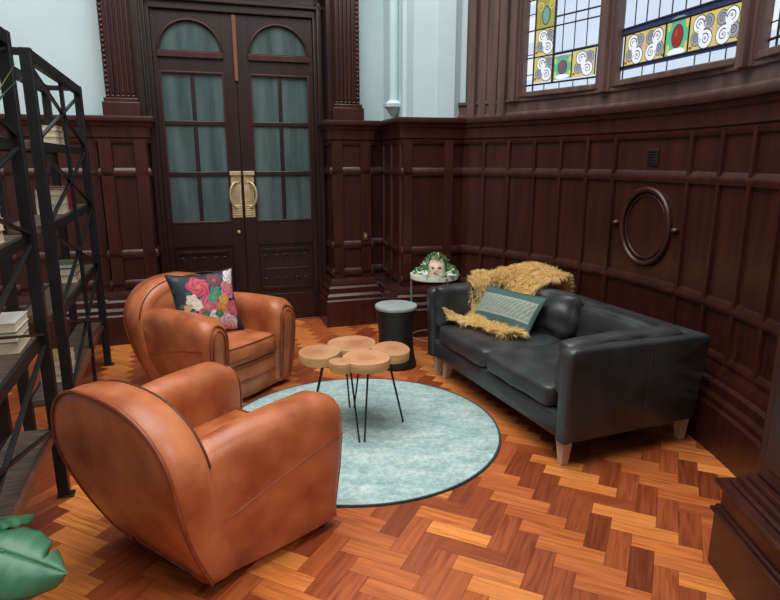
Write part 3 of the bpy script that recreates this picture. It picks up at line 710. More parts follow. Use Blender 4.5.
def flower_col():
    rnd = random.Random(11); fl = []
    spec = [(-0.25, 0.55, 0.30, (206, 74, 96)), (-0.1, -0.15, 0.32, (214, 92, 120)), (0.75, 0.35, 0.26, (216, 120, 140)), (0.0, -0.62, 0.26, (236, 226, 224)), (0.5, -0.78, 0.27, (232, 196, 206)),
            (0.42, -0.25, 0.20, (214, 130, 56)), (0.5, 0.02, 0.16, (222, 160, 84)), (-0.55, 0.12, 0.16, (232, 222, 206)), (-0.42, -0.08, 0.14, (240, 232, 214)), (0.25, 0.28, 0.18, (66, 140, 118)),
            (0.12, 0.1, 0.14, (84, 160, 130)), (0.78, -0.3, 0.22, (206, 92, 112)), (-0.62, -0.42, 0.16, (150, 96, 108)), (0.3, 0.72, 0.22, (120, 60, 74)), (0.85, 0.75, 0.2, (232, 218, 222)), (-0.72, -0.1, 0.1, (206, 170, 120)), (-0.2, -0.42, 0.12, (70, 120, 84)), (0.25, -0.45, 0.12, (80, 130, 92))]
    def f(u, v):
        c = Vector((34, 42, 54))
        nn = math.sin(u * 9 + v * 3) * math.cos(v * 11 - u * 4)
        if nn > 0.72: c = Vector((56, 88, 82))
        for (a, b, r, col) in spec:
            r *= 1.3; d = math.hypot(u - a, v - b); th = math.atan2(v - b, u - a); pr = r * (0.90 + 0.10 * math.cos(5 * th + a * 9))
            if d < pr:
                k = d / pr; sh = 0.72 + 0.28 * abs(math.sin(k * 6 + th * 2.5)); c = Vector(col) * sh
                if k < 0.22: c = Vector(col).lerp(Vector((200, 150, 60)), 0.5)
        return (lin(c.x), lin(c.y), lin(c.z), 1)
    return f
mb, edge = pillow_mesh(0.50, 0.48, 0.17, 100, flower_col(), 0.13)
o = mb.build('floral_cushion', M_vcol, smooth=80); tag(o, 'square dark cushion printed with pink, white and orange flowers, leaning on the far armchair', 'cushion')
place(o, (-1.345, 4.265, 0.68), (0.60, -0.75, 0.36), (0.0, 0.0, 1))
mb = MB(); mb.tube(edge, 0.006, 6, True); mb.build('piping', mat('navy_piping', rgb(30, 36, 46), None, 0.7), o, smooth=60)

# ------------------------------------------------------------------ sofa
def sofa():
    t = thing('leather_sofa', 'charcoal leather two seat sofa with pale wooden legs against the curved panelling', 'sofa', (1.09, 4.045, 0), R(-68))
    HL, HD = 0.885, 0.49     # local x along the front, y towards the back
    # outer shell: arms and back as one upholstered frame
    def slab(pts2, f, layers, wt=None):
        mb = MB(); rings = []
        for tt, d in layers: rings.append([f(a, b, tt) for a, b in inset(pts2, d, wt)])
        mb.loft(rings); return mb
    lay = ((0.0, 0.022), (0.006, 0.008), (0.02, 0.0), (0.085, 0.0), (0.10, 0.008), (0.106, 0.022))
    side = resample([(-HD - 0.0, 0.16), (HD - 0.02, 0.16), (HD + 0.03, 0.68), (HD, 0.70), (-HD + 0.02, 0.715), (-HD - 0.015, 0.69)], 80)
    for s in (1, -1):
        mb = slab(side, lambda a, b, tt: (s * (HL + 0.03 * (b - 0.16) - tt), a, b), lay)
        arm = mb.build('armrest', M_dkleather, t, smooth=50)
        mb = MB(); mb.tube([(s * (HL + 0.03 * (z - 0.16) + 0.001), 0.06, z) for z in (0.18, 0.4, 0.69)], 0.0035, 6); mb.build('arm_seam', M_dkleather, arm, smooth=60)
    back = resample([(-HL + 0.03, 0.16), (HL - 0.03, 0.16), (HL - 0.02, 0.695), (-HL + 0.02, 0.695)], 80)
    mb = slab(back, lambda a, b, tt: (a, HD + 0.055 * (b - 0.16) - tt * 1.3, b), lay); mb.build('backrest', M_dkleather, t, smooth=50)
    # front rail
    fr = resample([(-HL + 0.02, 0.165), (HL - 0.02, 0.165), (HL - 0.02, 0.31), (-HL + 0.02, 0.31)], 60)
    mb = slab(fr, lambda a, b, tt: (a, -HD + 0.01 + tt, b), ((0, 0.014), (0.006, 0.004), (0.02, 0), (0.3, 0))); mb.build('front_rail', M_dkleather, t, smooth=50)
    mb = MB(); mb.box(-HL + 0.06, HL - 0.06, -HD + 0.12, HD - 0.06, 0.17, 0.30); mb.build('seat_deck', M_dkleather, t)
    def puffy(x0, x1, y0, y1, z0, z1, name, rnd=0.05, bulge=0.02, wr=0.006, seed=0, rot=None, parent=t):
        mb = MB(); n = 14; rr = random.Random(seed); vs = {}
        bm = bmesh.new(); bmesh.ops.create_cube(bm, size=2); bmesh.ops.subdivide_edges(bm, edges=bm.edges, cuts=n, use_grid_fill=True)
        cx, cy, cz = (x0 + x1) / 2, (y0 + y1) / 2, (z0 + z1) / 2; a, b, c = (x1 - x0) / 2, (y1 - y0) / 2, (z1 - z0) / 2
        ph = [rr.random() * 6 for _ in range(6)]
        for v in bm.verts:
            u = Vector(v.co); p = Vector((u.x * a, u.y * b, u.z * c))
            q = Vector((max(-a + rnd, min(a - rnd, p.x)), max(-b + rnd, min(b - rnd, p.y)), max(-c + min(rnd, c), min(c - min(rnd, c), p.z))))
            d = p - q
            if d.length > 1e-6: p = q + d.normalized() * min(rnd, max(abs(d.x), abs(d.y), abs(d.z)))
            bl = (1 - u.x ** 2) * (1 - u.y ** 2); p.z += math.copysign(bulge * bl, u.z) if abs(u.z) > 0.3 else 0
            bl = (1 - u.x ** 2) * (1 - u.z ** 2); p.y += math.copysign(bulge * 0.6 * bl, u.y) if abs(u.y) > 0.9 else 0
            bl = (1 - u.y ** 2) * (1 - u.z ** 2); p.x += math.copysign(bulge * 0.6 * bl, u.x) if abs(u.x) > 0.9 else 0
            w = wr * (math.sin(p.x * 21 + ph[0] + 3 * math.sin(p.y * 9 + ph[1])) + 0.7 * math.sin(p.y * 33 + p.z * 40 + ph[2]))
            p += Vector((u.x, u.y, u.z)).normalized() * w * (0.35 + 0.65 * max(abs(u.x), abs(u.y)) ** 6)
            v.co = p
        M = Matrix.Translation((cx, cy, cz)) @ (rot or Matrix())
        bm.transform(M); bm.verts.index_update()
        mb.add([tuple(v.co) for v in bm.verts], [tuple(v.index for v in f.verts) for f in bm.faces]); bm.free()
        return mb.build(name, M_dkleather, parent, smooth=180, sub=1)
    ix = HL - 0.10
    puffy(-ix + 0.07, 0.0, -HD - 0.005, 0.33, 0.30, 0.45, 'seat_cushion', 0.05, 0.02, 0.003, 1); puffy(0.0, ix - 0.07, -HD - 0.005, 0.33, 0.30, 0.45, 'seat_cushion', 0.05, 0.02, 0.003, 2)
    for s in (1, -1):
        puffy(s * ix - 0.085, s * ix + 0.055, -HD + 0.03, 0.36, 0.40, 0.735, 'arm_pad', 0.055, 0.012, 0.009, 5 + s, Matrix.Rotation(s * 0.10, 4, 'Y'))
    puffy(-ix + 0.02, 0.0, 0.24, 0.40, 0.42, 0.70, 'back_pad', 0.05, 0.02, 0.004, 9, Matrix.Rotation(-0.12, 4, 'X')); puffy(0.0, ix - 0.02, 0.24, 0.40, 0.42, 0.70, 'back_pad', 0.05, 0.02, 0.004, 10, Matrix.Rotation(-0.12, 4, 'X'))
    def leg(x, y, dx=0, dy=0):
        mb = MB(); r = []
        for z, w, k in ((0.0, 0.021, 1), (0.17, 0.036, 0)): r.append([(x + dx * k - w, y + dy * k - w, z), (x + dx * k + w, y + dy * k - w, z), (x + dx * k + w, y + dy * k + w, z), (x + dx * k - w, y + dy * k + w, z)])
        mb.loft(r); mb.build('leg', M_leg, t, bevel=0.004)
    for x in (-0.80, 0.80):
        leg(x, -0.43); leg(x, 0.46)
    leg(-0.70, -0.38, 0.0, -0.03)
    return t, puffy
SOFA, puffy = sofa()
SM = Matrix.Translation((1.09, 4.045, 0)) @ Matrix.Rotation(R(-68), 4, 'Z')
SR = SM.to_3x3()
def sp(x, y, z): return SM @ Vector((x, y, z))
def sd(x, y, z): return SR @ Vector((x, y, z))

# dark leather scatter cushion
o = puffy(-0.17, 0.17, -0.07, 0.07, -0.15, 0.15, 'leather_cushion', 0.06, 0.035, 0.012, 21, None, None)
tag(o, 'dark crumpled leather cushion beside the green pillow on the sofa', 'cushion')
place(o, sp(-0.16, 0.20, 0.60), sd(0.35, -1, 0.30), (0.0, 0.0, 1))

# green lumbar pillow with a woven band
def lumbar(u, v):
    if abs(v - 0.12) < 0.50 and abs(u) < 0.94:
        k = math.sin(u * 46 + math.floor(v * 14) * 1.9) * math.sin(v * 44)
        c = Vector((128, 142, 132)) if k > 0.1 else (Vector((176, 176, 158)) if k < -0.35 else Vector((96, 122, 114)))
        if abs(abs(v - 0.12) - 0.47) < 0.04: c = Vector((150, 160, 150))
    else: c = Vector((62, 96, 92))
    return (lin(c.x), lin(c.y), lin(c.z), 1)
mb, edge = pillow_mesh(0.62, 0.34, 0.13, 90, lumbar, 0.05)
o = mb.build('lumbar_pillow', M_vcol, smooth=80); tag(o, 'oblong green pillow with a woven grey band lying on the mustard sheepskin', 'pillow')
place(o, sp(-0.42, -0.06, 0.585), sd(0.20, -1, 0.75), sd(-0.06, 0.2, 1))
mb = MB(); mb.tube(edge, 0.007, 6, True); mb.build('piping', mat('teal_piping', rgb(48, 78, 76), None, 0.7), o, smooth=60)

# mustard sheepskin: draped over the back and the seat
def sheepskin():
    mb = MB(); rnd = random.Random(5)
    def ss(a, b, x): x = max(0, min(1, (x - a) / (b - a))); return x * x * (3 - 2 * x)
    def hgt(x, y):
        return 0.485 + 0.29 * max(ss(0.02, 0.40, y), ss(-0.64, -0.84, x)) + 0.05 * math.exp(-((x + 0.75) ** 2 + (y - 0.42) ** 2) / 0.05) - 0.16 * ss(0.53, 0.60, y)
    rows = []
    def bez(P, n): 
        P = [Vector(p) for p in P]; return resample(P, n, False)
    Lf = bez([(-0.80, 0.56), (-0.86, 0.46), (-0.88, 0.30), (-0.87, 0.12), (-0.86, -0.06), (-0.81, -0.16), (-0.70, -0.18), (-0.64, -0.24), (-0.66, -0.32), (-0.69, -0.43)], 40)
    Rt = bez([(-0.50, 0.585), (-0.46, 0.50), (-0.44, 0.40), (-0.46, 0.30), (-0.45, 0.14), (-0.40, 0.02), (-0.26, -0.06), (-0.12, -0.10), (-0.08, -0.24)], 40)
    for k in range(40):
        a_, b_ = Vector(Lf[k]), Vector(Rt[k]); row = []
        for i in range(25):
            q = a_.lerp(b_, i / 24); w = 0.02 * math.sin(k * 0.8 + i * 0.5) + 0.012 * math.sin(k * 1.9)
            row.append((q.x + w, q.y, hgt(q.x, q.y) + 0.015 + 0.010 * math.sin(i * 1.3 + k * 0.7)))
        rows.append(row)
    vs = [p for r_ in rows for p in r_]; fs = [(k * 25 + i, k * 25 + i + 1, (k + 1) * 25 + i + 1, (k + 1) * 25 + i) for k in range(39) for i in range(24)]
    mb.add([tuple(SM @ Vector(p)) for p in vs], fs, None, (0.8, 0.75, 0.7, 1))
    for q in range(26000):
        k = rnd.random() * 38.98; i = rnd.random() * 23.98
        if rnd.random() < 0.12: i = rnd.choice((0.02, 23.95)) 
        k0, i0 = int(k), int(i)
        p = Vector(rows[k0][i0]).lerp(Vector(rows[k0][i0 + 1]), i - i0).lerp(Vector(rows[k0 + 1][i0]).lerp(Vector(rows[k0 + 1][i0 + 1]), i - i0), k - k0)
        tx = (Vector(rows[k0][i0 + 1]) - Vector(rows[k0][i0])).normalized(); ty = (Vector(rows[k0 + 1][i0]) - Vector(rows[k0][i0])).normalized(); n = ty.cross(tx).normalized()
        if n.z < 0 and abs(n.z) > 0.3: n = -n
        if abs(n.z) <= 0.3 and n.y > 0 and k0 > 6: n = -n
        g = Vector((math.sin(q * 0.013 + p.x * 17), math.cos(p.y * 15 + p.x * 11), 0)) * 0.6
        e = (i - 12) / 12
        d = (n * 0.75 + tx * (g.x + e * 0.7 * abs(e)) + ty * (0.55 + g.y * 0.5) + Vector((rnd.uniform(-1, 1), rnd.uniform(-1, 1), rnd.uniform(-1, 1))) * 0.35).normalized()
        L = rnd.uniform(0.03, 0.065); w = 0.0022; a = p; b = p + d * L * 0.55; c = p + d * L + Vector((0, 0, -0.35 * L)) + tx * rnd.uniform(-0.01, 0.01)
        sd_ = d.cross(Vector((rnd.uniform(-1, 1), rnd.uniform(-1, 1), rnd.uniform(-1, 1)))).normalized() * w
        t_ = rnd.uniform(0.78, 1.12); col = (t_, t_ * rnd.uniform(0.94, 1.02), t_ * rnd.uniform(0.8, 1.05), 1)
        mb.add([tuple(SM @ v) for v in (a - sd_, a + sd_, b + sd_ * 0.9, b - sd_ * 0.9, c)], [(0, 1, 2, 3), (3, 2, 4)], None, col)
    o = mb.build('sheepskin_throw', M_fur, smooth=180); tag(o, 'shaggy mustard yellow sheepskin draped over the sofa back and seat', 'throw')
sheepskin()

# ------------------------------------------------------------------ coffee table
def coffee_table():
    t = thing('log_slice_table', 'low coffee table of joined pale log slices on black hairpin legs', 'coffee table', (-0.22, 3.68, 0))
    top, th = 0.52, 0.058
    sl = [(-0.225, -0.05, 0.135, 0.15), (-0.03, 0.13, 0.165, 0.165), (0.225, 0.01, 0.125, 0.15), (0.07, -0.17, 0.145, 0.155), (-0.075, -0.25, 0.072, 0.07)]
    rnd = random.Random(2)
    for q, (x, y, r, ry) in enumerate(sl):
        n = 40; ph = [rnd.random() * 6 for _ in range(3)]
        out = [(x + r * (1 + 0.035 * math.sin(3 * a + ph[0]) + 0.03 * math.sin(2 * a + ph[1])) * math.cos(a), y + ry * (1 + 0.035 * math.sin(3 * a + ph[0]) + 0.03 * math.sin(2 * a + ph[1])) * math.sin(a)) for a in [2 * PI * k / n for k in range(n)]]
        h = top + 0.0008 * q
        mb = MB(); mb.loft([[(a, b, top - th) for a, b in shrink(out, 0.96)], [(a, b, h - 0.006) for a, b in out], [(a, b, h - 0.0015) for a, b in shrink(out, 0.985)]], True, False)
        ring = mb.build('log_slice', M_bark, t, smooth=40)
        mb = MB(); tone = rnd.uniform(0.88, 1.05)
        K = 26; prev = None
        for k in range(K):
            f = 0.985 * (1 - k / K)
            mb.v.extend([(a, b, h - 0.0015) for a, b in shrink(out, f, (x + 0.01, y))])
            g = (0.80 if k % 3 == 1 else 1.0) * (0.86 if k > K * 0.6 else 1.0) * tone * (0.96 if k % 2 else 1)
            mb.c.extend([(g * 1.0, g * (0.92 if k > 3 else 1.04), g * (0.86 if k > 3 else 1.0), 1)] * n)
            if k: mb.f.extend([((k - 1) * n + j, (k - 1) * n + (j + 1) % n, k * n + (j + 1) % n, k * n + j) for j in range(n)])
        mb.f.append(tuple((K - 1) * n + j for j in range(n)))
        mb.build('cut_face', M_log, ring, smooth=0)
    for x, y in ((0.048, -0.29), (0.306, 0.013), (-0.046, 0.243), (-0.30, -0.03)):
        d = Vector((x, y)).normalized(); pr = Vector((-d.y, d.x)); q = Vector((x, y)) - d * 0.10
        if x > 0.2: pr = pr * 0.75
        a = Vector((q.x + pr.x * 0.055, q.y + pr.y * 0.055, top - th)); b = Vector((q.x - pr.x * 0.055, q.y - pr.y * 0.055, top - th)); f = Vector((x, y, 0.017))
        pts = [a] + [f + Vector((pr.x, pr.y, 0)) * 0.016 * math.cos(s) + Vector((0, 0, -0.012 * math.sin(s))) for s in [PI * k / 8 for k in range(9)]] + [b]
        mb = MB(); mb.tube(pts, 0.006, 8); mb.box(q.x - 0.05, q.x + 0.05, q.y - 0.05, q.y + 0.05, top - th - 0.004, top - th); mb.build('hairpin_leg', M_iron, t, smooth=60)
coffee_table()

# ------------------------------------------------------------------ drum stool and side table
def stool():
    t = thing('drum_stool', 'black waisted drum stool with a pale grey top beside the sofa', 'stool', (0.05, 4.86, 0))
    mb = MB(); mb.lathe([(0.168, 0.0), (0.174, 0.006), (0.174, 0.03), (0.164, 0.06), (0.150, 0.14), (0.144, 0.22), (0.146, 0.30), (0.160, 0.40), (0.170, 0.48), (0.170, 0.497)], 48); mb.build('body', M_drum, t, smooth=50)
    mb = MB(); mb.lathe([(0.172, 0.497), (0.176, 0.502), (0.176, 0.520), (0.172, 0.526)], 48); mb.build('stool_top', M_grey, t, smooth=40)
stool()
def side_table():
    t = thing('tray_table', 'small round white tray table on slim green legs behind the sofa end', 'side table', (0.395, 5.26, 0))
    mb = MB(); mb.lathe([(0.0, 0.672), (0.205, 0.672), (0.215, 0.68), (0.215, 0.715), (0.209, 0.715), (0.205, 0.684), (0.0, 0.682)], 48, cap0=False, cap1=False); mb.build('tray', M_tray, t, smooth=40)
    for a in (60, 180, 300):
        mb = MB(); c, s = math.cos(R(a)), math.sin(R(a)); mb.tube([(0.205 * c, 0.205 * s, 0.69), (0.20 * c, 0.20 * s, 0.3), (0.19 * c, 0.19 * s, 0.004)], 0.007, 8); mb.build('leg', M_green_metal, t, smooth=60)
    mb = MB(); mb.tube([(0.193 * math.cos(2 * PI * k / 40), 0.193 * math.sin(2 * PI * k / 40), 0.14) for k in range(40)], 0.005, 6, True); mb.build('brace_ring', M_green_metal, t, smooth=60)
side_table()
def head_planter():
    t = thing('face_planter', 'small painted face ornament wreathed in green leaves on the white tray table', 'ornament', (0.41, 5.23, 0.682), R(-4)); t.scale = (1.3, 1.3, 1.3)
    mb = MB(); rings = []
    for k in range(15):
        f = k / 14; z = 0.002 + 0.135 * f; w = 0.062 * (math.sin(PI * (0.20 + 0.72 * f)) ** 0.6)
        ring = []
        for j in range(28):
            a = 2 * PI * j / 28; x = w * math.cos(a); y = w * 0.95 * math.sin(a)
            if y < 0:
                nose = math.exp(-((x) / 0.010) ** 2) * math.exp(-((z - 0.064) / 0.018) ** 2) * 0.018
                brow = math.exp(-((z - 0.088) / 0.010) ** 2) * 0.005
                eye = sum(math.exp(-((x - e) / 0.012) ** 2) for e in (-0.024, 0.024)) * math.exp(-((z - 0.076) / 0.008) ** 2) * 0.007
                lip = math.exp(-(x / 0.018) ** 2) * (math.exp(-((z - 0.040) / 0.005) ** 2) + math.exp(-((z - 0.031) / 0.005) ** 2)) * 0.006
                y -= nose + brow - eye + lip
            ring.append((x, y, z))
        rings.append(ring)
    mb.loft(rings); mb.build('head', mat('painted_plaster', rgb(220, 192, 170), rgb(240, 222, 202), 0.45, 10), t, smooth=70)
    mb = MB()
    em = mat('eye_paint', rgb(60, 66, 60), None, 0.3)
    for e in (-0.023, 0.023): mb = MB(); mb.ball((e, -0.052, 0.076), 0.009, 0.005, 0.006); mb.build('eye', em, t, smooth=60)
    mb = MB(); mb.ball((0, -0.060, 0.036), 0.014, 0.006, 0.006); mb.build('mouth', mat('lip_paint', rgb(170, 84, 76), None, 0.4), t, smooth=60)
    rnd = random.Random(4); mb = MB()
    for k in range(360):
        if k < 260: a = rnd.uniform(0, 2 * PI); el = rnd.uniform(-0.7, 1.45); c = Vector((0.068 * math.cos(a) * math.cos(el), 0.064 * math.sin(a) * math.cos(el), 0.085 + 0.062 * math.sin(el)))
        else: a = rnd.uniform(0, 2 * PI); rr = rnd.uniform(0.08, 0.15); c = Vector((rr * math.cos(a), rr * 0.9 * math.sin(a), rnd.uniform(0.006, 0.04) + 0.05 * (0.15 - rr) / 0.07))
        if k < 260 and c.y < -0.02 and c.z < 0.122 and abs(c.x) < 0.046: continue
        d = Vector((c.x, c.y, max(0.0, c.z - 0.07))).normalized(); d = (d + Vector((rnd.uniform(-1, 1), rnd.uniform(-1, 1), rnd.uniform(-0.2, 0.6))) * 0.7).normalized()
        s = d.cross(Vector((rnd.uniform(-1, 1), rnd.uniform(-1, 1), rnd.uniform(-1, 1)))).normalized(); L = rnd.uniform(0.022, 0.038); w = L * 0.32; n = d.cross(s)
        g = rnd.choice(((70, 130, 84), (96, 150, 100), (44, 96, 66), (150, 186, 140), (200, 210, 170)))
        p0 = c; 
        if c.z + d.z * L < 0.004: d.z = abs(d.z)
        mb.add([p0, p0 + d * L * 0.5 + s * w + n * 0.004, p0 + d * L, p0 + d * L * 0.5 - s * w + n * 0.004, p0 + d * L * 0.5 - n * 0.003], [(0, 1, 4), (1, 2, 4), (2, 3, 4), (3, 0, 4)], None, (lin(g[0]), lin(g[1]), lin(g[2]), 1))
    mb.build('foliage', M_vcol, t, smooth=0)
head_planter()

# ------------------------------------------------------------------ bookcases
AX = Vector((-0.327, 0.945)); PX = Vector((-0.945, -0.327))   # along the row, and away from the room
SH = (0.38, 0.87, 1.36, 1.80); TOPZ = 2.25; DEP = 0.22
def bookcase(name, label, p0, length):
    ang = math.atan2(AX.y, AX.x); t = thing(name, label, 'bookcase', (p0[0], p0[1], 0), ang, 'black iron bookcases')
    # local x along the row, local y away from the room
    w = 0.054
    for x in (0, length):
        for y in (0, DEP):
            mb = MB(); mb.box(x - w / 2, x + w / 2, y - w / 2, y + w / 2, 0.0, TOPZ); mb.box(x - w * 0.6, x + w * 0.6, y - w * 0.9, y + w * 0.6, 0.0, 0.008); mb.build('post', M_iron, t, bevel=0.003)
    mb = MB()
    for y in (0, DEP): mb.box(0, length, y - 0.022, y + 0.022, TOPZ - 0.06, TOPZ)
    for x in (0, length): mb.box(x - 0.016, x + 0.016, 0, DEP, TOPZ - 0.035, TOPZ)
    mb.build('top_rail', M_iron, t, bevel=0.003)
    for z in SH:
        mb = MB(); mb.box(-0.005, length + 0.005, 0.022, DEP - 0.022, z - 0.045, z); s = mb.build('shelf', M_shelf, t, bevel=0.004)
        mb = MB()
        for y in ((0.012, DEP - 0.012) if z > 0.5 else (DEP - 0.012,)): mb.box(0, length, y - 0.008, y + 0.008, z - 0.055, z - 0.004)
        mb.build('shelf_rail', M_iron, s, bevel=0.002)
        if z < 0.5: mb = MB(); mb.box(0.03, length - 0.03, -0.002, 0.021, z - 0.045, z + 0.004); mb.build('edge_strip', M_trimlight, s, bevel=0.003)
    lv = list(SH) + [TOPZ - 0.03]
    for a, b in zip(lv[:-1], lv[1:]):
        mb = MB(); y = -0.004
        mb.bar((0, y, a), (length, y, b - 0.04), 0.022, 0.012); mb.bar((0, y, b - 0.04), (length, y, a), 0.022, 0.012); mb.build('cross_brace', M_iron, t, bevel=0.002)
    return t
A0 = Vector((-1.694, 2.814)); C0 = Vector((-2.401, 4.85)); B0 = A0 + AX * 0.44
LEN2 = (C0 - B0).length
near0 = A0 - AX * 1.75
bookcase('iron_bookcase', 'tall black iron bookcase at the left edge, nearer the camera', near0, 1.75)
fb = bookcase('iron_bookcase', 'tall black iron bookcase standing beyond, closer to the double door', B0, LEN2)
mb = MB(); mb.box(LEN2 - 0.78, LEN2 - 0.745, -0.012, 0.012, 0.0, TOPZ - 0.05); mb.build('upright', M_iron, fb, bevel=0.003)
def book(x, y, z, L, D, T, rz, cover, label, base, group, upright=False):
    b = Vector(base) + AX * x + PX * y
    t = thing('book', label, 'book', (b.x, b.y, z), math.atan2(AX.y, AX.x) + rz, group)
    c = mat('book_cover', rgb(*cover), None, 0.5)
    mb = MB()
    if upright:
        mb.box(-T / 2, -T / 2 + 0.003, -D / 2, D / 2, 0, L); mb.box(T / 2 - 0.003, T / 2, -D / 2, D / 2, 0, L); mb.box(-T / 2, T / 2, D / 2 - 0.003, D / 2, 0, L); mb.build('cover', c, t)
        mb = MB(); mb.box(-T / 2 + 0.003, T / 2 - 0.003, -D / 2 + 0.005, D / 2 - 0.003, 0.004, L - 0.004); mb.build('pages', M_paper, t)
    else:
        mb.box(-L / 2, L / 2, -D / 2, D / 2, 0, 0.003); mb.box(-L / 2, L / 2, -D / 2, D / 2, T - 0.003, T); mb.box(-L / 2, L / 2, D / 2 - 0.003, D / 2, 0, T); mb.build('cover', c, t)
        mb = MB(); mb.box(-L / 2 + 0.004, L / 2 - 0.004, -D / 2 + 0.004, D / 2 - 0.003, 0.003, T - 0.003); mb.build('pages', M_paper, t)
def stack(x, z, base, items, where, group):
    zz = z; n = len(items)
    for k, (cname, col, T, L) in enumerate(items):
        pos = 'bottom of' if k == 0 else ('top of' if k == n - 1 else ('second in' if k == 1 else 'third in'))
        book(x + random.uniform(-0.008, 0.008), 0.115, zz, L, 0.15, T, random.uniform(-0.05, 0.05), col, '%s book at the %s %s' % (cname, pos, where), base, group); zz += T + 0.0004
cr, wh, bl, rd, tn, gn, gy = ('cream', (206, 190, 150)), ('white', (222, 220, 212)), ('blue', (60, 88, 128)), ('red', (176, 34, 58)), ('tan', (190, 158, 110)), ('green', (88, 112, 84)), ('grey', (120, 122, 124))
far = B0; nr = near0
stack(0.98, SH[3], far, [(*tn, 0.045, 0.26), (*cr, 0.042, 0.25), (*wh, 0.03, 0.23)], 'the far bookcase top stack', 'books on the far bookcase')
stack(0.88, SH[2], far, [(*wh, 0.06, 0.26), (*cr, 0.055, 0.25), (*gy, 0.04, 0.22)], 'the far bookcase pile left of the red book', 'books on the far bookcase')
stack(1.05, SH[1], far, [(*tn, 0.05, 0.25), (*bl, 0.05, 0.24), (*gn, 0.03, 0.22)], 'the far bookcase third-shelf pile', 'books on the far bookcase')
for k, (x, (n_, c_)) in enumerate(((1.12, rd), (1.17, wh), (1.21, bl))):
    book(x, 0.11, SH[2], 0.16, 0.15, 0.036, 0, c_, '%s book standing upright beside the pile on the far bookcase' % n_, far, 'books on the far bookcase', True)
stack(1.36, SH[2], nr, [(*wh, 0.05, 0.27), (*cr, 0.05, 0.26), (*tn, 0.045, 0.25), (*wh, 0.035, 0.22)], 'the near bookcase second-shelf pile', 'books on the near bookcase')
stack(1.58, SH[1], nr, [(*cr, 0.05, 0.25), (*gn, 0.045, 0.25), (*wh, 0.04, 0.23)], 'the near bookcase third-shelf pile', 'books on the near bookcase')
stack(0.40, SH[0], far, [(*wh, 0.05, 0.26), (*cr, 0.05, 0.25), (*tn, 0.04, 0.24)], 'the far bookcase lowest pile', 'books on the far bookcase')

def spiky_plant():
    b = near0 + AX * 1.66 + PX * 0.11
    t = thing('spiky_plant', 'spiky green plant in a pale pot on the near bookcase top shelf', 'plant', (b.x, b.y, SH[3]))
    mb = MB(); mb.lathe([(0.045, 0.0), (0.058, 0.07), (0.062, 0.075), (0.055, 0.078), (0.05, 0.068)], 24); mb.build('pot', M_tray, t, smooth=50)
    rnd = random.Random(8); mb = MB()
    for k in range(26):
        a = rnd.uniform(0, 2 * PI); tl = rnd.uniform(0.05, 0.8); L = rnd.uniform(0.2, 0.34)
        d = Vector((math.cos(a) * tl, math.sin(a) * tl, 1)).normalized(); s = Vector((-math.sin(a), math.cos(a), 0)) * 0.009
        p = Vector((math.cos(a) * 0.02, math.sin(a) * 0.02, 0.06)); pts = [p, p + d * L * 0.5, p + d * L + Vector((math.cos(a), math.sin(a), -0.5)) * 0.03 * tl]
        g = rnd.choice(((96, 130, 84), (130, 160, 110), (168, 184, 130), (70, 104, 70)))
        c = (lin(g[0]), lin(g[1]), lin(g[2]), 1); n = d.cross(s).normalized() * 0.004
        mb.add([pts[0] - s * 0.6, pts[0] + s * 0.6, pts[1] + s, pts[1] - s, pts[2], pts[1] + n], [(0, 1, 5), (1, 2, 5), (2, 4, 5), (4, 3, 5), (3, 0, 5)], None, c)
    mb.build('leaves', M_vcol, t, smooth=0)
spiky_plant()

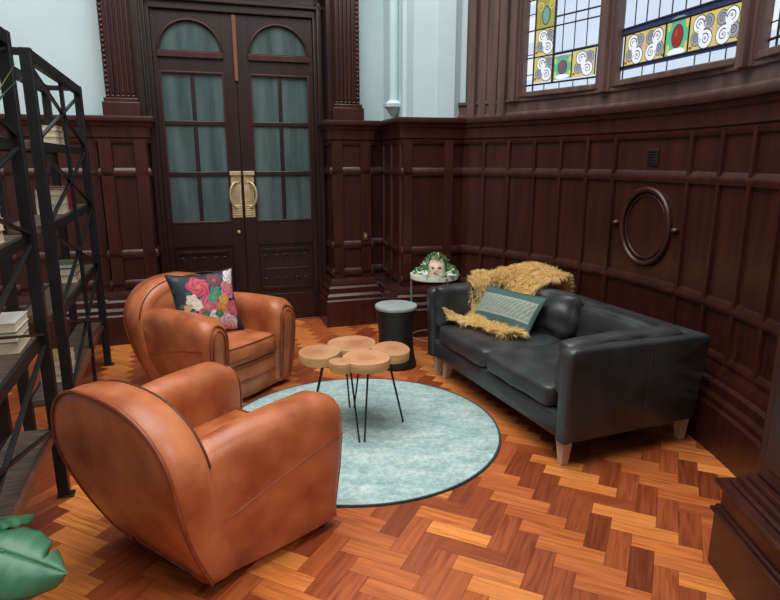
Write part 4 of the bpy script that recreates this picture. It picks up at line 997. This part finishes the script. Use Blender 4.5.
# ------------------------------------------------------------------ monstera at the lower left
def monstera():
    px, py = -1.42, 1.42
    t = thing('monstera_plant', 'potted monstera reaching glossy green split leaves into the lower left corner', 'plant', (px, py, 0))
    mb = MB(); mb.lathe([(0.11, 0.0), (0.15, 0.24), (0.16, 0.245), (0.16, 0.27), (0.145, 0.27), (0.14, 0.235)], 32, cap1=False); mb.build('pot', M_pot, t, smooth=40)
    mb = MB(); mb.lathe([(0.0, 0.238), (0.141, 0.24)], 24, cap0=False, cap1=False); mb.build('soil', M_soil, t)
    def leaf(base, tip, up, W, curl):
        b = Vector(base); e = Vector(tip); ax = (e - b); L = ax.length; ax.normalize(); u = Vector(up); u = (u - ax * u.dot(ax)).normalized(); s = ax.cross(u)
        mb = MB(); n = 44; m = 10
        for sg in (1, -1):
            rows = []
            for i in range(n + 1):
                f = i / n; w = W * (math.sin(PI * min(1, f * 0.93 + 0.07)) ** 0.55) * (1 - 0.30 * f)
                # splits running out from the midrib
                ph = (f * 1.5 + (0.15 if sg > 0 else 0.45)) % 1.0
                cut = max(0, 1 - abs(ph - 0.5) / 0.05); w *= 1 - 0.6 * cut if 0.2 < f < 0.85 else 1
                row = []
                for j in range(m + 1):
                    g = j / m; p = b + ax * (L * f + 0.10 * L * g * (1 - f) - 0.06 * L * g) + s * sg * w * g + u * (curl * (0.35 * g - g * g) * W - 0.10 * L * f * f + 0.004 * math.sin(f * 30) * g)
                    row.append(p)
                rows.append(row)
            mb.add([p for r_ in rows for p in r_], [(i * (m + 1) + j, i * (m + 1) + j + 1, (i + 1) * (m + 1) + j + 1, (i + 1) * (m + 1) + j) for i in range(n) for j in range(m)])
        o = mb.build('leaf', M_leaf, t, smooth=70); sm = o.modifiers.new('thick', 'SOLIDIFY'); sm.thickness = 0.0015
        mb = MB(); r0 = Vector((random.uniform(-0.03, 0.03), random.uniform(-0.03, 0.03), 0.235)); mid = (r0 + b) / 2 + Vector((0, 0, 0.14))
        pts = [r0 * (1 - q) ** 2 + mid * 2 * q * (1 - q) + b * q * q for q in [k / 12 for k in range(13)]]
        mb.tube(pts + [b + ax * L * 0.3 - u * 0.003], 0.005, 8); mb.build('stem', M_stem, t, smooth=60)
    leaf((0.03, 0.35, 0.45), (0.33, 0.36, 0.345), (0.1, -0.35, 1), 0.155, 0.5)
    leaf((-0.06, 0.42, 0.46), (0.04, 0.68, 0.38), (-0.2, -0.3, 1), 0.07, 0.5)
    leaf((-0.15, 0.08, 0.52), (-0.45, 0.2, 0.46), (0, -0.2, 1), 0.15, 0.5)
    leaf((-0.05, -0.18, 0.5), (-0.15, -0.5, 0.44), (0, 0, 1), 0.14, 0.5)
monstera()
